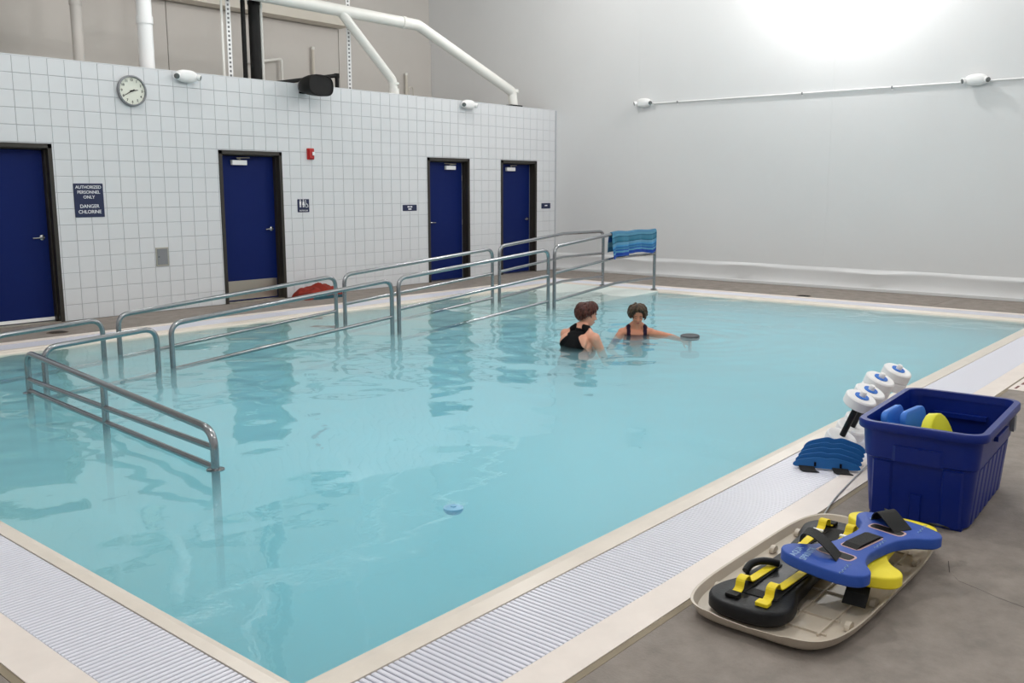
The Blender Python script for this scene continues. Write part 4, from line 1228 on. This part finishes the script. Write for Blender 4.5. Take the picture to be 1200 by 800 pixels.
def person(label, loc, face_dir, scl, lean, arms, head_rot, skin, suit_m, hair_m, hair_seed, suit_fn, full=0.0, bulk=1.0):
    """local frame: +y forward, +x the swimmer's right, z up, feet at 0; lean about the hip (radians)"""
    HIP = Vector((0, 0, 0.80))
    Lm = Matrix.Translation(HIP) @ Matrix.Rotation(-lean, 4, 'X') @ Matrix.Translation(-HIP)
    L3 = Lm.to_3x3()
    def T(p): return Lm @ Vector(p)
    sh = []
    def E(c, r, rot=None): sh.append(('e', T((c[0]*bulk, c[1], c[2])), (r[0]*bulk, r[1]*(0.5+0.5*bulk), r[2]), L3 @ rot if rot is not None else L3))
    def C(a, r0, b_, r1): sh.append(('c', T((a[0]*bulk, a[1], a[2])), r0, T((b_[0]*bulk, b_[1], b_[2])), r1))
    E((0,0,1.10), (0.160,0.108,0.19)); E((0,-0.005,0.93), (0.145,0.100,0.17)); E((0,0,0.79), (0.172,0.120,0.145))
    E((0,0.0,1.20), (0.155,0.085,0.085))
    for s in (-1, 1):
        E((s*0.072,0.085,1.10), (0.074,0.062,0.074)); E((s*0.085,-0.072,0.76), (0.085,0.072,0.09))
        C((s*0.10,-0.005,1.245), 0.052, (s*0.172,-0.002,1.232), 0.056)
        C((s*0.12,-0.012,1.262), 0.040, (s*0.03,-0.012,1.335), 0.043)
        E((s*0.085,-0.075,1.15), (0.07,0.035,0.085))
        # legs stay under the hip
        a, k, f = Vector((s*0.088,0,0.78)), Vector((s*0.098,0.025,0.43)), Vector((s*0.10,-0.015,0.075))
        sh.append(('c', a, 0.090, k, 0.057)); sh.append(('c', k, 0.055, Vector((s*0.10,-0.012,0.30)), 0.054))
        sh.append(('c', Vector((s*0.10,-0.012,0.30)), 0.054, f, 0.034))
        sh.append(('c', Vector((s*0.10,-0.03,0.034)), 0.033, Vector((s*0.108,0.10,0.03)), 0.032))
        sh.append(('c', Vector((s*0.108,0.10,0.03)), 0.032, Vector((s*0.113,0.165,0.022)), 0.021))
    C((0,-0.008,1.28), 0.056, (0,0.008,1.385), 0.049)
    # arms
    for s, (el, wr, hd, nr, curl) in zip((-1, 1), arms):
        S0 = T((s*0.178*bulk,0,1.225))
        el, wr = Vector(el), Vector(wr)
        sh.append(('c', S0, 0.052, S0.lerp(el, 0.5), 0.045)); sh.append(('c', S0.lerp(el, 0.5), 0.045, el, 0.036))
        sh.append(('c', el, 0.037, el.lerp(wr, 0.35), 0.036)); sh.append(('c', el.lerp(wr, 0.35), 0.036, wr, 0.024))
        sh += hand_shapes(wr, hd, nr, curl, -s)
    # head, pivot at the top of the neck
    P = T((0,0.010,1.375))
    Hm = Matrix.Translation(P) @ Euler(head_rot, 'XYZ').to_matrix().to_4x4()
    H3 = Hm.to_3x3()
    def HE(c, r, rot=None): sh.append(('e', Hm @ Vector(c), r, H3 if rot is None else H3 @ rot))
    HE((0,0.005,0.115), (0.074,0.094,0.090)); HE((0,0.030,0.055), (0.060,0.066,0.072)); HE((0,0.066,0.000), (0.026,0.024,0.022))
    HE((0,0.045,0.012), (0.046,0.048,0.030))
    sh.append(('c', Hm @ Vector((0,0.094,0.095)), 0.008, Hm @ Vector((0,0.113,0.060)), 0.0125))
    for s in (-1, 1):
        HE((s*0.011,0.100,0.055), (0.009,0.010,0.008)); HE((s*0.034,0.078,0.062), (0.024,0.020,0.022))
        HE((s*0.028,0.090,0.112), (0.022,0.010,0.009)); HE((s*0.074,-0.002,0.078), (0.010,0.020,0.032))
    HE((0,0.092,0.028), (0.022,0.010,0.008)); HE((0,0.089,0.017), (0.019,0.010,0.008))
    me = blob(sh, 0.0068, 3)
    o = link('person', me, skin, smooth=True)
    f = Vector(face_dir)
    o.location = loc; o.scale = (scl,)*3; o.rotation_euler = (0, 0, atan2(-f.x, f.y))
    tag(o, label, 'person')
    # face details
    for s in (-1, 1):
        # lowered lids with a dark lash line
        b = MB(); b.lathe([(0.0001,-0.010),(0.009,-0.007),(0.0125,0),(0.009,0.007),(0.0001,0.010)], 12)
        b.v = [tuple(Hm @ (Vector(v) + Vector((s*0.030,0.084,0.090)))) for v in b.v]
        e = b.build('eyelid', skin, o, smooth=True)
        b = MB(); b.tube([Hm @ Vector((s*x,y,z)) for x,y,z in ((0.018,0.094,0.085),(0.030,0.0975,0.083),(0.043,0.091,0.086))], [0.0015,0.0028,0.0015], 6)
        b.build('lash_line', M_EYE, e, smooth=True)
        b = MB(); b.tube([Hm @ Vector((s*x,y,z)) for x,y,z in ((0.014,0.101,0.108),(0.030,0.099,0.113),(0.046,0.088,0.108))], [0.003,0.004,0.002], 6)
        b.build('eyebrow', hair_m, o, smooth=True)
    b = MB(); b.tube([Hm @ Vector(p) for p in ((-0.021,0.093,0.022),(-0.008,0.103,0.026),(0.008,0.103,0.026),(0.021,0.093,0.022))], [0.002,0.005,0.005,0.002], 8)
    b.tube([Hm @ Vector(p) for p in ((-0.019,0.092,0.021),(0,0.1005,0.0165),(0.019,0.092,0.021))], [0.002,0.0055,0.002], 8)
    b.build('lips', M_LIP, o, smooth=True)
    # hair: scalp cap and many tapered locks from the crown
    rng = random.Random(hair_seed)
    cen = Vector((0,0.0,0.112)); rad = Vector((0.081,0.100,0.098))
    def skull(th, ph, off):
        return Vector((sin(th)*sin(ph)*(rad.x+off), sin(th)*cos(ph)*(rad.y+off), cos(th)*(rad.z+off))) + cen
    def th_end(ph):
        c = cos(ph)
        a = abs(atan2(sin(ph), cos(ph)))
        if full:
            if a < 0.55: return radians(58 + 10*a/0.55)
            if a < 1.05: return radians(68 + (116-68)*(a-0.55)/0.5)
            return radians(116 + 28*min(1, (a-1.05)/1.2))
        if a < 0.85: return radians(62 + 8*a/0.85)
        if a < 1.5: return radians(70 + (108-70)*(a-0.85)/0.65)
        return radians(108 + 34*min(1, (a-1.5)/0.9))
    hb = MB(); N = 40; K = 12
    rg = []
    for k in range(K+1):
        rg.append([Hm @ skull(max(0.02, th_end(2*pi*j/N)*k/K), 2*pi*j/N, 0.006) for j in range(N)])
    for k in range(K, -1, -1):
        rg.append([Hm @ skull(max(0.02, th_end(2*pi*j/N)*k/K), 2*pi*j/N, -0.004) for j in range(N)])
    hb.rings(rg, caps=True)
    for q in range(330):
        ph = rng.uniform(-pi, pi)
        t1 = th_end(ph)*rng.uniform(0.55, 1.06)
        t0 = max(0.05, t1 - rng.uniform(0.5, 1.0))
        sw = rng.uniform(-0.35, 0.35); lift = rng.uniform(0.006, 0.024 + full)
        pts = []; rr = []
        for k in range(6):
            u = k/5
            pts.append(Hm @ skull(t0+(t1-t0)*u, ph+sw*u*u, 0.004+lift*sin(u*2.3)))
            rr.append(0.0095*(0.35+0.9*sin(min(1, u+0.25)*pi*0.72))*(1-0.75*u*u)+0.0012)
        hb.tube(pts, rr, 6)
    hb.build('hair', hair_m, o, smooth=True)
    # swimsuit: body faces pushed out along their normals
    inv = Lm.inverted()
    sel = []
    for p in me.polygons:
        c = inv @ p.center
        c.x /= bulk
        if suit_fn(c): sel.append(p.index)
    idx = {}; V = []; Fq = []
    for i in sel:
        fcs = []
        for vi in me.polygons[i].vertices:
            if vi not in idx:
                v = me.vertices[vi]; idx[vi] = len(V); V.append(v.co + v.normal*0.0045)
            fcs.append(idx[vi])
        Fq.append(fcs)
    b = MB(); b.add(V, Fq)
    so = b.build('swimsuit', suit_m, o, smooth=True)
    md = so.modifiers.new('t', 'SOLIDIFY'); md.thickness = 0.004; md.offset = -1
    return o
def suit_race(c):
    x, y, z = abs(c.x), c.y, c.z
    if z < 0.70 or z > 1.345 or x > 0.20: return False
    if z < 0.78: return x < 0.19 and z > 0.70 + 0.35*max(0, x-0.06)
    if y > 0.19: return False
    if z < 1.06: return x < 0.170
    if y < -0.005:
        wd = 0.168 - 0.105*min(1, max(0, (z-1.06)/0.14))
        if z > 1.20: wd = 0.063 + 0.45*(z-1.20)
        if z > 1.30: return 0.035 < x < 0.10
        return x < wd
    if z < 1.12: return x < 0.15
    return 0.055 < x < 0.105
def suit_tank(c):
    x, y, z = abs(c.x), c.y, c.z
    if z < 0.70 or z > 1.33 or x > 0.20: return False
    if z < 0.78: return x < 0.19 and z > 0.70 + 0.35*max(0, x-0.06)
    if y > 0.19: return False
    if z < 1.12: return x < 0.165
    if z < 1.218: return x < 0.148
    return 0.075 < x < 0.122
person('swimmer with short auburn hair in a black racerback swimsuit, seen from behind', (7.95, 5.93, FLOOR_Z), (1.0, -0.10), 1.075, 0.40,
       [((-0.26,0.36,0.98), (-0.18,0.54,1.02), (0.35,1,0.0), (0,0,-1), 0.25), ((0.245,0.30,0.93), (0.19,0.50,0.96), (-0.35,1,0.0), (0,0,-1), 0.25)],
       (-0.22, 0.0, -0.50), M_SKIN, M_SUIT1, M_HAIR1, 11, suit_race, bulk=1.16)
person('swimmer with streaked brown hair in a dark swimsuit, facing us and looking down', (9.20, 5.87, FLOOR_Z), (-0.80, -0.60), 0.98, 0.04,
       [((-0.39,0.06,1.195), (-0.53,0.13,1.165), (-0.8,0.35,-0.35), (0.3,0.8,-0.5), 0.5), ((0.33,0.14,1.04), (0.24,0.36,1.0), (-0.3,1,-0.1), (0,0,-1), 0.3)],
       (-0.34, 0.0, 0.06), M_SKIN2, M_SUIT2, M_HAIR2, 23, suit_tank, full=0.008)
dumbbell('dark grey foam float held at the water surface by the facing swimmer', (9.43, 5.28, -0.27), (9.42, 5.28, -0.012), 0.11, 0.05, m_disc=M_DGREYF, group='float held in the water', cap=False)
